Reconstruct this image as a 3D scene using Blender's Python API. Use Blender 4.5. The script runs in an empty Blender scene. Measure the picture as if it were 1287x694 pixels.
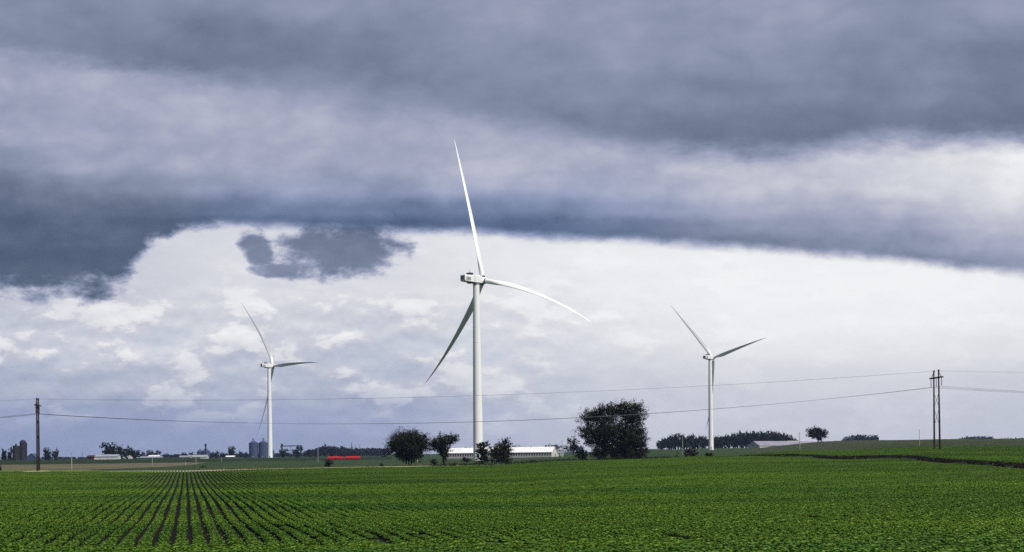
import bpy, math, random
import numpy as np
from mathutils import Vector, Matrix

random.seed(7)
rng = np.random.default_rng(7)
scene = bpy.context.scene
COL = scene.collection

# ------------------------------------------------------------------ camera
F = 1800.0                       # focal length in photo pixels (1287 wide)
CX, HY = 643.5, 568.0            # principal point, on the horizon
ROLL = math.radians(0.7)
CR, SR = math.cos(ROLL), math.sin(ROLL)
EYE = 4.0

cam = bpy.data.cameras.new('camera')
cam_ob = bpy.data.objects.new('camera', cam)
COL.objects.link(cam_ob)
cam.sensor_width = 36.0
cam.lens = F / 1287.0 * 36.0
cam.shift_x = 0.0
cam.shift_y = (HY - 347.0) / 1287.0
cam.clip_start = 0.5
cam.clip_end = 30000.0
cam_ob.matrix_world = (Matrix.Translation((0, 0, EYE)) @ Matrix.Rotation(math.radians(90), 4, 'X')
                       @ Matrix.Rotation(-ROLL, 4, 'Z'))
scene.camera = cam_ob


def ray(px, py):
    dx, dy = px - CX, HY - py
    return Vector(((dx * CR + dy * SR) / F, 1.0, (-dx * SR + dy * CR) / F))


def P(px, py, d):
    r = ray(px, py)
    return Vector((r.x * d, d, EYE + r.z * d))


# ------------------------------------------------------------------ terrain
EU = np.array([-760, -600, -410, -215, -20, 77, 170, 227, 287, 407, 640, 760], float)
ED = np.array([390, 400, 352, 400, 420, 468, 470, 460, 446, 360, 232, 215], float)


def d_edge(u):
    return np.interp(u, EU, ED)


def d_bean(u):
    return np.interp(u, [287, 320, 407, 550, 640, 760], [450, 470, 482, 455, 448, 440])


near = [(40, 3.9), (55, 3.72), (66, 3.66), (87, 3.98), (118, 3.94), (160, 4.22), (206, 4.42), (260, 4.22), (318, 3.86)]
TAB = {
    -760: near + [(400, 3.85), (6000, 3.9)],
    -20: near + [(420, 3.85), (626, 3.95), (6000, 3.9)],
    77: [(40, 3.9), (55, 3.75), (87, 3.9), (118, 3.84), (206, 4.02), (320, 3.55), (470, 3.1), (626, 3.2), (1241, 3.0), (6000, 3.9)],
    170: [(40, 3.9), (55, 3.75), (87, 3.9), (118, 3.84), (206, 3.9), (320, 3.4), (470, 2.85), (800, 1.2), (1000, -1.0), (1500, 0.5), (6000, 3.9)],
    245: [(40, 3.9), (55, 3.75), (87, 3.9), (150, 3.85), (250, 3.4), (350, 2.9), (455, 2.1), (800, 1.2), (1241, 0.6), (1500, -1.5), (2500, 2.5), (6000, 3.9)],
    407: [(40, 3.9), (55, 3.75), (87, 3.9), (150, 3.9), (250, 3.45), (355, 3.0), (480, 1.0), (800, -2.0), (1000, -3.9), (1600, 0.0), (6000, 3.9)],
    540: [(40, 3.9), (55, 3.75), (87, 3.9), (150, 3.85), (285, 3.45), (370, 0.95), (450, 0.25), (700, -1.9), (900, -2.7), (1500, 0.0), (6000, 3.9)],
    760: [(40, 3.9), (55, 3.75), (87, 3.9), (150, 3.9), (235, 3.8), (370, 1.1), (450, 0.3), (700, -1.5), (900, -2.5), (1500, 0.0), (6000, 3.9)],
}
TU = np.array(sorted(TAB), float)
TY = np.concatenate([[1.0], np.geomspace(40, 6000, 300)])
TZ = np.array([np.interp(TY, [a for a, b in TAB[int(u)]], [b for a, b in TAB[int(u)]]) for u in TU])
k = np.ones(7) / 7
TZ = np.array([np.convolve(np.pad(r, 3, 'edge'), k, 'valid') for r in TZ])


def sstep(a, b, x):
    t = np.clip((x - a) / (b - a), 0, 1)
    return t * t * (3 - 2 * t)


def H_uY(u, Y):
    """ground height at screen-free polar coordinates: u = 1800*X/Y, Y = depth"""
    u = np.asarray(u, float)
    Y = np.asarray(Y, float)
    uc = np.clip(u, -760, 760)
    iy = np.interp(Y, TY, np.arange(len(TY)))
    i0 = np.clip(iy.astype(int), 0, len(TY) - 2)
    fy = iy - i0
    iu = np.interp(uc, TU, np.arange(len(TU)))
    j0 = np.clip(iu.astype(int), 0, len(TU) - 2)
    fu = sstep(0, 1, iu - j0)
    g = lambda j: TZ[j, i0] * (1 - fy) + TZ[j, i0 + 1] * fy
    drop = g(j0) * (1 - fu) + g(j0 + 1) * fu
    z = EYE - drop
    X = uc * Y / F
    z = z + 0.07 * np.sin(X / 23.0 + 1.3) * np.sin(Y / 31.0 + X / 90.0) * sstep(60, 140, Y) * (1 - sstep(500, 900, Y))
    de = d_edge(uc)
    z = z - 0.22 * (1 - sstep(de - 1, de + 13, Y))
    rm = sstep(285, 360, uc)
    z = z + rm * 0.7 * sstep(de + 1, de + 5, Y) * (1 - sstep(de + 8, de + 120, Y))
    return z


def H(x, y):
    y = max(y, 1.0)
    return float(H_uY(F * x / y, y))


def G(px, d, lift=0.0):
    """ground point seen in image column px at depth d"""
    u = px - CX
    for _ in range(4):
        v = (H_uY(u, d) - EYE) / d * F
        u = (px - CX + v * SR) / CR
    return Vector((u * d / F, d, float(H_uY(u, d)) + lift))


# ------------------------------------------------------------------ node helpers
def lin(c):
    return tuple(((x / 255.0) / 12.92 if x / 255.0 <= 0.04045 else ((x / 255.0 + 0.055) / 1.055) ** 2.4) for x in c)


def mat(name, base, rough=0.7, noise=None, spec=0.3, metal=0.0, trans=0.0, tint=False, bump=0.0, coords='Object', rot=None):
    """Principled material; noise = (scale, colour2, lo, hi[, stretch])"""
    m = bpy.data.materials.new(name)
    m.use_nodes = True
    nt = m.node_tree
    b = nt.nodes['Principled BSDF']
    b.inputs['Roughness'].default_value = rough
    b.inputs['Specular IOR Level'].default_value = spec
    b.inputs['Metallic'].default_value = metal
    src = None
    if noise:
        tc = nt.nodes.new('ShaderNodeTexCoord')
        geo = nt.nodes.new('ShaderNodeNewGeometry')
        mp = nt.nodes.new('ShaderNodeMapping')
        st = noise[4] if len(noise) > 4 else (1, 1, 1)
        mp.inputs['Scale'].default_value = st
        nt.links.new(geo.outputs['Position'] if coords == 'World' else tc.outputs['Object'], mp.inputs['Vector'])
        n = nt.nodes.new('ShaderNodeTexNoise')
        n.inputs['Scale'].default_value = noise[0]
        n.inputs['Detail'].default_value = 6
        n.inputs['Roughness'].default_value = 0.65
        nt.links.new(mp.outputs['Vector'], n.inputs['Vector'])
        r = nt.nodes.new('ShaderNodeValToRGB')
        r.color_ramp.elements[0].position = noise[2]
        r.color_ramp.elements[1].position = noise[3]
        r.color_ramp.elements[0].color = (*base, 1)
        r.color_ramp.elements[1].color = (*noise[1], 1)
        nt.links.new(n.outputs['Fac'], r.inputs['Fac'])
        src = r.outputs['Color']
        if bump:
            bp = nt.nodes.new('ShaderNodeBump')
            bp.inputs['Strength'].default_value = bump
            bp.inputs['Distance'].default_value = 0.1
            nt.links.new(n.outputs['Fac'], bp.inputs['Height'])
            nt.links.new(bp.outputs['Normal'], b.inputs['Normal'])
    if tint:
        at = nt.nodes.new('ShaderNodeAttribute')
        at.attribute_name = 'tint'
        mx = nt.nodes.new('ShaderNodeMix')
        mx.data_type = 'RGBA'
        mx.blend_type = 'MULTIPLY'
        mx.inputs['Factor'].default_value = 1.0
        if src:
            nt.links.new(src, mx.inputs[6])
        else:
            mx.inputs[6].default_value = (*base, 1)
        nt.links.new(at.outputs['Color'], mx.inputs[7])
        src = mx.outputs[2]
    if src:
        nt.links.new(src, b.inputs['Base Color'])
    else:
        b.inputs['Base Color'].default_value = (*base, 1)
    if trans:
        out = nt.nodes['Material Output']
        tr = nt.nodes.new('ShaderNodeBsdfTranslucent')
        if src:
            nt.links.new(src, tr.inputs['Color'])
        else:
            tr.inputs['Color'].default_value = (*base, 1)
        ms = nt.nodes.new('ShaderNodeMixShader')
        ms.inputs['Fac'].default_value = trans
        nt.links.new(b.outputs[0], ms.inputs[1])
        nt.links.new(tr.outputs[0], ms.inputs[2])
        nt.links.new(ms.outputs[0], out.inputs['Surface'])
    return m


M = dict(
    ground=mat('ground_grass', (0.012, 0.036, 0.009), 0.9, (0.06, (0.050, 0.068, 0.024), 0.36, 0.72, (0.4, 1, 1)), coords='World', spec=0.1),
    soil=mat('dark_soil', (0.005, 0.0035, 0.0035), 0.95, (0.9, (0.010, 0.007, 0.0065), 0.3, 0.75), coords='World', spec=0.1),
    gravel=mat('gravel', (0.36, 0.29, 0.24), 0.9, (0.25, (0.17, 0.13, 0.10), 0.42, 0.7), coords='World', spec=0.2),
    stubble=mat('stubble', (0.15, 0.12, 0.082), 0.9, (0.045, (0.06, 0.07, 0.03), 0.38, 0.62, (1, 0.35, 1)), coords='World', spec=0.1),
    verge=mat('verge', (0.15, 0.17, 0.035), 0.9, (0.07, (0.05, 0.085, 0.02), 0.4, 0.6), coords='World', spec=0.1),
    drysoil=mat('dry_soil', (0.36, 0.28, 0.19), 0.95, (0.8, (0.2, 0.15, 0.1), 0.4, 0.7), coords='World', spec=0.1),
    soy=mat('soybean_leaf', (0.047, 0.114, 0.013), 0.55, (0.04, (0.112, 0.205, 0.017), 0.40, 0.66, (0.3, 1.0, 1)), spec=0.22, trans=0.16, tint=True, coords='World'),
    corn=mat('corn_leaf', (0.010, 0.022, 0.008), 0.85, (0.6, (0.022, 0.036, 0.014), 0.35, 0.7), spec=0.15, coords='World'),
    cornhill=mat('corn_tassel_canopy', (0.024, 0.038, 0.015), 0.8, (0.25, (0.050, 0.056, 0.026), 0.35, 0.7), spec=0.12, coords='World'),
    leaf=mat('tree_leaf', (0.015, 0.019, 0.008), 0.8, None, spec=0.06, trans=0.06, tint=True),
    leaf_far=mat('tree_leaf_deep', (0.016, 0.021, 0.011), 0.8, None, spec=0.06, trans=0.06, tint=True),
    leaf_brown=mat('bush_leaf_reddish', (0.020, 0.013, 0.009), 0.7, None, spec=0.15, trans=0.1, tint=True),
    leaf_light=mat('bush_leaf_yellowish', (0.12, 0.13, 0.02), 0.7, None, spec=0.15, trans=0.1, tint=True),
    bark=mat('bark', (0.030, 0.024, 0.019), 0.9, (3.0, (0.055, 0.045, 0.037), 0.35, 0.7, (1, 1, 0.3)), spec=0.1),
    white=mat('turbine_paint', (0.86, 0.86, 0.85), 0.42, (0.08, (0.80, 0.80, 0.79), 0.4, 0.75), spec=0.45),
    offwhite=mat('turbine_grey_panel', (0.30, 0.31, 0.32), 0.55),
    darkgrey=mat('dark_rubber', (0.035, 0.036, 0.040), 0.6),
    pole=mat('creosote_wood', (0.020, 0.014, 0.011), 0.85, (2.5, (0.055, 0.040, 0.030), 0.4, 0.75, (1, 1, 0.12)), spec=0.15),
    greywood=mat('weathered_wood', (0.42, 0.39, 0.34), 0.85, (2.0, (0.25, 0.23, 0.2), 0.4, 0.75, (1, 1, 0.15)), spec=0.15),
    glass_ins=mat('insulator_glaze', (0.14, 0.13, 0.14), 0.3),
    wire=mat('aluminium_wire', (0.10, 0.10, 0.115), 0.55, metal=0.3),
    barnwall=mat('barn_siding', (0.60, 0.60, 0.58), 0.6, (0.35, (0.42, 0.42, 0.41), 0.45, 0.8), spec=0.3),
    barnroof=mat('barn_roof_metal', (0.80, 0.80, 0.79), 0.45, (0.2, (0.66, 0.66, 0.66), 0.45, 0.8), spec=0.4),
    glass=mat('dark_glass', (0.015, 0.018, 0.022), 0.15, spec=0.5),
    galv=mat('galvanised_steel', (0.38, 0.41, 0.46), 0.5, (0.6, (0.28, 0.31, 0.36), 0.4, 0.7, (1, 1, 2.5)), metal=0.3),
    bluesteel=mat('blue_grey_steel', (0.060, 0.085, 0.16), 0.5, (0.4, (0.040, 0.060, 0.12), 0.4, 0.7, (0.3, 0.3, 2.0)), metal=0.1),
    silodark=mat('dark_stave', (0.020, 0.019, 0.022), 0.85, (0.5, (0.04, 0.038, 0.04), 0.4, 0.7, (1, 1, 2.0))),
    silogrey=mat('grey_stave', (0.020, 0.020, 0.027), 0.8, (0.4, (0.036, 0.035, 0.045), 0.4, 0.7, (1, 1, 2.0))),
    redbrown=mat('faded_barn_red', (0.05, 0.02, 0.02), 0.75, (0.4, (0.03, 0.018, 0.02), 0.4, 0.7)),
    red=mat('red_tarp', (0.72, 0.012, 0.022), 0.45, (0.5, (0.55, 0.01, 0.018), 0.4, 0.7), spec=0.4),
    mauve=mat('shed_roof_grey', (0.26, 0.25, 0.30), 0.55, (0.15, (0.20, 0.19, 0.24), 0.4, 0.7), spec=0.3),
)


# ------------------------------------------------------------------ mesh helpers
class MB:
    def __init__(s):
        s.v, s.f = [], []

    def add(s, vs, fs):
        o = len(s.v)
        s.v += [tuple(x) for x in vs]
        s.f += [tuple(i + o for i in f) for f in fs]

    def box(s, x0, x1, y0, y1, z0, z1):
        s.add([(x0, y0, z0), (x1, y0, z0), (x1, y1, z0), (x0, y1, z0), (x0, y0, z1), (x1, y0, z1), (x1, y1, z1), (x0, y1, z1)],
              [(0, 3, 2, 1), (4, 5, 6, 7), (0, 1, 5, 4), (1, 2, 6, 5), (2, 3, 7, 6), (3, 0, 4, 7)])

    def loft(s, rings, cap=True):
        n = len(rings[0])
        vs = [p for r in rings for p in r]
        fs = []
        for i in range(len(rings) - 1):
            for j in range(n):
                a, b = i * n + j, i * n + (j + 1) % n
                fs.append((a, b, b + n, a + n))
        if cap:
            fs.append(tuple(range(n - 1, -1, -1)))
            fs.append(tuple((len(rings) - 1) * n + j for j in range(n)))
        s.add(vs, fs)

    def lathe(s, prof, n=24, c=(0, 0, 0)):
        s.loft([[(c[0] + r * math.cos(2 * math.pi * j / n), c[1] + r * math.sin(2 * math.pi * j / n), c[2] + z) for j in range(n)] for r, z in prof])

    def tube(s, pts, rads, n=8):
        pts = [Vector(p) for p in pts]
        if not hasattr(rads, '__len__'):
            rads = [rads] * len(pts)
        rings = []
        for i, p in enumerate(pts):
            t = (pts[min(i + 1, len(pts) - 1)] - pts[max(i - 1, 0)]).normalized()
            ref = Vector((0, 0, 1)) if abs(t.z) < 0.9 else Vector((0, 1, 0))
            a = t.cross(ref).normalized()
            b = t.cross(a)
            rings.append([p + (a * math.cos(2 * math.pi * j / n) + b * math.sin(2 * math.pi * j / n)) * rads[i] for j in range(n)])
        s.loft(rings)

    def bar(s, a, b, w, h):
        a, b = Vector(a), Vector(b)
        t = (b - a).normalized()
        ref = Vector((0, 0, 1)) if abs(t.z) < 0.9 else Vector((0, 1, 0))
        x = t.cross(ref).normalized()
        y = t.cross(x)
        r = lambda p: [p + x * w / 2 * i + y * h / 2 * j for i, j in ((-1, -1), (1, -1), (1, 1), (-1, 1))]
        s.loft([r(a), r(b)])

    def build(s, name, m, parent=None, smooth=False):
        me = bpy.data.meshes.new(name)
        me.from_pydata(s.v, [], s.f)
        me.materials.append(m)
        if smooth:
            me.shade_smooth()
            try:
                me.set_sharp_from_angle(angle=math.radians(40))
            except Exception:
                pass
        o = bpy.data.objects.new(name, me)
        COL.objects.link(o)
        if parent:
            o.parent = parent
        return o


def np_mesh(name, verts, faces, m, tint=None, parent=None, link=True):
    """verts (N,3), faces (K,3|4), tint (K,) grey or (K,3)"""
    me = bpy.data.meshes.new(name)
    nf, kf = faces.shape
    me.vertices.add(len(verts))
    me.vertices.foreach_set('co', np.asarray(verts, np.float32).ravel())
    me.loops.add(nf * kf)
    me.loops.foreach_set('vertex_index', faces.astype(np.int32).ravel())
    me.polygons.add(nf)
    me.polygons.foreach_set('loop_start', np.arange(0, nf * kf, kf, dtype=np.int32))
    me.update(calc_edges=True)
    if tint is not None:
        t = np.asarray(tint, np.float32)
        if t.ndim == 1:
            t = np.repeat(t[:, None], 3, 1)
        c = np.ones((nf, kf, 4), np.float32)
        c[:, :, :3] = t[:, None, :]
        a = me.color_attributes.new('tint', 'FLOAT_COLOR', 'CORNER')
        a.data.foreach_set('color', c.ravel())
    me.materials.append(m)
    o = bpy.data.objects.new(name, me)
    if link:
        COL.objects.link(o)
    if parent:
        o.parent = parent
    return o


def tag(o, label=None, cat=None, group=None, kind=None):
    if label: o['label'] = label
    if cat: o['category'] = cat
    if group: o['group'] = group
    if kind: o['kind'] = kind
    return o


def thing(name, loc, label, cat, group=None, rz=0.0):
    o = bpy.data.objects.new(name, None)
    COL.objects.link(o)
    o.empty_display_size = 0.5
    o.location = loc
    o.rotation_euler = (0, 0, rz)
    return tag(o, label, cat, group)


def dup(root, loc, rz=0.0, scale=None, label=None, group=None):
    r = root.copy()
    COL.objects.link(r)
    r.location = loc
    r.rotation_euler = (0, 0, rz)
    if scale: r.scale = scale
    if label: r['label'] = label
    if group: r['group'] = group
    for ch in list(root.children):
        c = ch.copy()
        COL.objects.link(c)
        c.parent = r
        for g in list(ch.children):
            d = g.copy()
            COL.objects.link(d)
            d.parent = c
    return r


# ------------------------------------------------------------------ leaves
def leaf_quads(pos, nrm, size, aspect=0.75, r=rng):
    """pos (N,3), nrm (N,3) -> one folded diamond leaf (two triangles) each"""
    n = len(pos)
    nrm = nrm / np.linalg.norm(nrm, axis=1, keepdims=True)
    q = r.normal(size=(n, 3))
    a = np.cross(nrm, q)
    a /= np.linalg.norm(a, axis=1, keepdims=True)
    b = np.cross(nrm, a)
    s = (size * np.ones(n))[:, None]
    v = np.empty((n, 4, 3))
    v[:, 0] = pos - a * s * 0.5
    v[:, 1] = pos + b * s * 0.5 * aspect + nrm * s * 0.12
    v[:, 2] = pos + a * s * 0.5
    v[:, 3] = pos - b * s * 0.5 * aspect + nrm * s * 0.12
    i = np.arange(n)[:, None] * 4
    f = np.concatenate([i + np.array([[0, 1, 2]]), i + np.array([[0, 2, 3]])], 1).reshape(-1, 3)
    return v.reshape(-1, 3), f


# ------------------------------------------------------------------ ground & sheets
def ground():
    ucols = np.arange(-968, 969, 8.0)
    af = np.arctan(ucols / F)
    side = np.linspace(af[-1] + 0.03, 2 * math.pi + af[0] - 0.03, 70)
    ang = np.concatenate([af, side])
    rings = np.concatenate([[0.5, 4, 9], np.geomspace(15, 5000, 430)])
    A, R = np.meshgrid(ang, rings)
    front = np.minimum(A, 2 * math.pi - A)
    sgn = np.where(A < math.pi, 1, -1)
    ac = np.minimum(front, 0.52) * sgn
    ac = np.where(np.abs(A) < 0.52, A, ac)
    D = R * np.where(np.abs(A) <= af[-1] + 1e-6, 1.0, 1.0)
    # the front columns use depth for the ring, so rings are straight across the view
    isf = np.abs(A) <= af[-1] + 1e-6
    Z = H_uY(F * np.tan(ac), np.maximum(D, 1.0))
    bl = sstep(0.55, 1.4, front) * (A > 0.52)
    Z = Z * (1 - bl) + (-0.3) * bl
    rr = np.where(isf, R / np.cos(A), R * (1 + (1 / math.cos(af[-1]) - 1) * np.clip(1 - (front - af[-1]) / 0.6, 0, 1)))
    X, Y = rr * np.sin(A), rr * np.cos(A)
    n = len(ang)
    verts = np.stack([X, Y, Z], -1).reshape(-1, 3)
    i, j = np.meshgrid(np.arange(len(rings) - 1), np.arange(n), indexing='ij')
    j2 = (j + 1) % n
    f = np.stack([i * n + j, (i + 1) * n + j, (i + 1) * n + j2, i * n + j2], -1).reshape(-1, 4)
    o = np_mesh('ground', verts, f[:, ::-1], M['ground'])
    tag(o, kind='structure')


def sheet(name, u0, u1, fn, ff, rows, lift, m, du=4.0, kind='structure'):
    us = np.arange(u0, u1 + du * 0.5, du)
    t = np.linspace(0, 1, rows)
    nr, fr = fn(us), ff(us)
    Y = nr[None, :] + (fr - nr)[None, :] * t[:, None]
    U = np.repeat(us[None, :], rows, 0)
    Z = H_uY(U, Y) + lift
    verts = np.stack([U * Y / F, Y, Z], -1).reshape(-1, 3)
    n = len(us)
    i, j = np.meshgrid(np.arange(rows - 1), np.arange(n - 1), indexing='ij')
    f = np.stack([i * n + j, i * n + j + 1, (i + 1) * n + j + 1, (i + 1) * n + j], -1).reshape(-1, 4)
    o = np_mesh(name, verts, f, m)
    return tag(o, kind=kind)


cst = lambda v: (lambda u: np.full_like(np.asarray(u, float), v))
ground()
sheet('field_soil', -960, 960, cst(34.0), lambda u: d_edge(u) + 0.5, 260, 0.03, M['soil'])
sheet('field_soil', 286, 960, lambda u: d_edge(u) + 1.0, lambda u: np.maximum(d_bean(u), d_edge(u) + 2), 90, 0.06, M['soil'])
wob = lambda u: 1.2 * np.sin(u / 37.0) + 0.8 * np.sin(u / 13.0)
sheet('gravel_road', -512, 20, lambda u: d_edge(u) + 2.0, lambda u: d_edge(u) + 12 + wob(u), 10, 0.05, M['gravel'])
sheet('stubble_field', -960, -382, lambda u: np.maximum(d_edge(u) + 14, np.interp(u, [-560, -443, -403, -382], [408, 490, 585, 800])), cst(812.0), 60, 0.07, M['stubble'])
sheet('grass_verge', -960, -512, lambda u: d_edge(u) + 1.5, lambda u: d_edge(u) + 40 + 9 * wob(u), 10, 0.11, M['verge'])


# ------------------------------------------------------------------ soybean crop
def soy_tile(n, leaf, length, width, height, seed):
    r = np.random.default_rng(seed)
    npl = int(length / 0.17)
    py_ = (np.arange(npl) + .5) * length / npl - length / 2 + r.normal(0, .03, npl)
    px_ = r.normal(0, .025, npl)
    pr = width / 2 * r.uniform(.8, 1.12, npl)
    ph = height * r.uniform(.75, 1.12, npl)
    k = r.integers(0, npl, n)
    a = r.uniform(0, 2 * math.pi, n)
    q = r.uniform(0, 1, n) ** .5
    x = px_[k] + np.cos(a) * q * pr[k]
    y = py_[k] + np.sin(a) * q * .17
    shell = r.random(n) < .9
    top = ph[k] * (1 - .22 * q ** 3)
    z = np.where(shell, top * r.uniform(.78, 1.0, n), top * r.uniform(.2, .85, n))
    pos = np.stack([x, y, z], 1)
    nrm = np.stack([np.cos(a) * q * .25 + r.normal(0, 0.36, n), np.sin(a) * q * .25 + r.normal(0, 0.36, n), np.ones(n)], 1)
    size = leaf * r.uniform(0.65, 1.2, n)
    v, f = leaf_quads(pos, nrm, size, 0.8, r)
    t = r.uniform(0.45, 1.7, n)
    tt = np.stack([t * r.uniform(0.8, 1.35, n), t, t * r.uniform(0.7, 1.2, n)], 1)
    return v, f, np.repeat(tt, 2, 0)


tiles_col = bpy.data.collections.new('soybean_row_tiles')
TL = 2.4
for lod, (n, leaf) in enumerate([(1000, 0.10), (820, 0.11), (560, 0.13)]):
    for q in range(4):
        v, f, t = soy_tile(n, leaf, TL * 1.02, (0.47, 0.39, 0.30)[lod], 0.27, 11 + lod * 10 + q)
        o = np_mesh('tile_%d_%d' % (lod, q), v, f, M['soy'], t, link=False)
        tiles_col.objects.link(o)

RA = math.radians(-12.83)
rv = np.array([math.sin(RA), math.cos(RA)])
pv = np.array([math.cos(RA), -math.sin(RA)])


def vnoise(x, y, s, seed):
    """cheap smooth value noise"""
    r = np.random.default_rng(seed)
    tab = r.uniform(-1, 1, (256, 256))
    x, y = x / s, y / s
    xi, yi = np.floor(x).astype(int), np.floor(y).astype(int)
    fx, fy = sstep(0, 1, x - xi), sstep(0, 1, y - yi)
    g = lambda a, b: tab[a % 256, b % 256]
    return (g(xi, yi) * (1 - fx) + g(xi + 1, yi) * fx) * (1 - fy) + (g(xi, yi + 1) * (1 - fx) + g(xi + 1, yi + 1) * fx) * fy


def crop_points():
    s = np.arange(26, 600, TL)
    t = np.arange(-400, 480, 0.76)
    S, T = np.meshgrid(s, t)
    S = S + (np.arange(len(t)) * 0.917 % TL)[:, None]
    X = rv[0] * S + pv[0] * T
    Y = rv[1] * S + pv[1] * T
    X, Y, Tt = X.ravel(), Y.ravel(), T.ravel()
    ok = Y > 41
    X, Y = X[ok], Y[ok]
    U = F * X / Y
    de = d_edge(U)
    lower = (Y < de - 1.5)
    upper = (U > 290) & (Y > de + 5.2) & (Y < d_bean(U))
    keep = (np.abs(U) < 920) & (lower | upper)
    X, Y, U = X[keep], Y[keep], U[keep]
    n = len(X)
    Z = H_uY(U, Y)
    e = 1.2
    hz = lambda x, y: H_uY(F * x / y, y)
    ds = (hz(X + rv[0] * e, Y + rv[1] * e) - hz(X - rv[0] * e, Y - rv[1] * e)) / (2 * e)
    dp = (hz(X + pv[0] * .35, Y + pv[1] * .35) - hz(X - pv[0] * .35, Y - pv[1] * .35)) / 0.7
    rot = np.stack([np.arctan(ds), -np.arctan(np.clip(dp, -.3, .3)), np.full(n, -RA)], 1)
    flip = rng.random(n) < 0.5
    rot[:, 2] += np.where(flip, math.pi, 0)
    rot[:, 0] *= np.where(flip, -1, 1)
    rot[:, 1] *= np.where(flip, -1, 1)
    w = 1.0 + 0.09 * vnoise(X, Y, 11.0, 3) + 0.05 * vnoise(X, Y, 3.0, 4) + rng.normal(0, 0.04, n)
    w += 0.75 * (1 - sstep(54, 66, Y)) + 0.10 * sstep(-150, 200, U)
    hgt = 1.0 + 0.16 * vnoise(X, Y, 14.0, 5) + 0.14 * vnoise(X, Y, 5.0, 6) + rng.normal(0, 0.06, n)
    skip = rng.random(n) < 0.006 + 0.05 * (vnoise(X, Y, 16.0, 8) > 0.62)
    scl = np.stack([w, np.ones(n), np.clip(hgt, 0.5, 1.5)], 1)
    scl[skip] *= np.array([0.6, 1, 0.45])
    lod = np.where(Y < 105, 0, np.where(Y < 210, 1, 2))
    idx = lod * 4 + rng.integers(0, 4, n)
    return np.stack([X, Y, Z], 1), rot, scl, idx


def build_crop():
    pts, rot, scl, idx = crop_points()
    print('crop tiles', len(pts))
    me = bpy.data.meshes.new('soybean_crop')
    me.vertices.add(len(pts))
    me.vertices.foreach_set('co', pts.astype(np.float32).ravel())
    a = me.attributes.new('rot', 'FLOAT_VECTOR', 'POINT'); a.data.foreach_set('vector', rot.astype(np.float32).ravel())
    a = me.attributes.new('scl', 'FLOAT_VECTOR', 'POINT'); a.data.foreach_set('vector', scl.astype(np.float32).ravel())
    a = me.attributes.new('pick', 'INT', 'POINT'); a.data.foreach_set('value', idx.astype(np.int32))
    o = bpy.data.objects.new('soybean_crop', me)
    COL.objects.link(o)
    ng = bpy.data.node_groups.new('crop_rows', 'GeometryNodeTree')
    ng.interface.new_socket('Geometry', in_out='INPUT', socket_type='NodeSocketGeometry')
    ng.interface.new_socket('Geometry', in_out='OUTPUT', socket_type='NodeSocketGeometry')
    gi = ng.nodes.new('NodeGroupInput'); go = ng.nodes.new('NodeGroupOutput')
    ip = ng.nodes.new('GeometryNodeInstanceOnPoints')
    ci = ng.nodes.new('GeometryNodeCollectionInfo')
    ci.inputs['Collection'].default_value = tiles_col
    ci.inputs['Separate Children'].default_value = True
    ci.inputs['Reset Children'].default_value = True
    ip.inputs['Pick Instance'].default_value = True

    def na(nm, ty):
        x = ng.nodes.new('GeometryNodeInputNamedAttribute')
        x.data_type = ty
        x.inputs['Name'].default_value = nm
        return x.outputs['Attribute']
    L = ng.links.new
    L(gi.outputs[0], ip.inputs['Points'])
    L(ci.outputs[0], ip.inputs['Instance'])
    L(na('pick', 'INT'), ip.inputs['Instance Index'])
    er = ng.nodes.new('FunctionNodeEulerToRotation')
    L(na('rot', 'FLOAT_VECTOR'), er.inputs[0])
    L(er.outputs[0], ip.inputs['Rotation'])
    L(na('scl', 'FLOAT_VECTOR'), ip.inputs['Scale'])
    L(ip.outputs[0], go.inputs[0])
    md = o.modifiers.new('crop_rows', 'NODES')
    md.node_group = ng
    tag(o, 'low green soybean plants growing in rows across the foreground field', 'crop', kind='stuff')


build_crop()


# ------------------------------------------------------------------ corn canopies
def corn(name, label, u0, u1, du, near_f, far_f, rows, h, m, seed, taper=None):
    r = np.random.default_rng(seed)
    us = np.arange(u0, u1, du)
    t = np.linspace(0, 1, rows) ** 1.6
    nr, fr = near_f(us), far_f(us)
    Y = nr[None, :] + (fr - nr)[None, :] * t[:, None] + r.uniform(-.3, .3, (rows, len(us)))
    U = np.repeat(us[None, :], rows, 0) + r.uniform(-.3, .3, (rows, len(us))) * du
    Z = H_uY(U, Y)
    jit = r.uniform(-0.28, 0.12, Z.shape)
    hh = h if taper is None else h * sstep(taper[0], taper[1], U)
    top = np.stack([U * Y / F, Y, Z + (hh + jit * hh / h) * (0.3 + 0.7 * sstep(0, 0.03, t))[:, None]], -1)
    bot = top[0].copy()
    bot[:, 1] -= 0.2
    bot[:, 2] = Z[0] - 0.2
    verts = np.concatenate([bot[None], top], 0)
    n = len(us)
    R_ = rows + 1
    i, j = np.meshgrid(np.arange(R_ - 1), np.arange(n - 1), indexing='ij')
    f = np.stack([i * n + j, i * n + j + 1, (i + 1) * n + j + 1, (i + 1) * n + j], -1).reshape(-1, 4)
    o = np_mesh(name, verts.reshape(-1, 3), f, m)
    tag(o, label, 'crop', kind='stuff')


corn('corn_field', 'tall dark corn standing behind the tan stubble field', -960, -392, 1.1, cst(816.), cst(1500.), 60, 2.1, M['corn'], 1)
corn('corn_field', 'low dark corn in front of the grain bins and the distant trees', -392, -150, 1.1, cst(900.), cst(1180.), 40, 1.55, M['corn'], 2)
corn('corn_field', 'dark corn covering the low hill behind the bean field', 300, 960, 1.3,
     lambda u: d_bean(u) + 4 + 22 * sstep(420, 300, u) * 0, cst(1010.), 90, 1.7, M['cornhill'], 3, (300, 470))


# ------------------------------------------------------------------ turbines
AZ = math.radians(46.0)
AX = Vector((math.sin(AZ), math.cos(AZ), 0))     # rotor axis, pointing right and away


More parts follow.
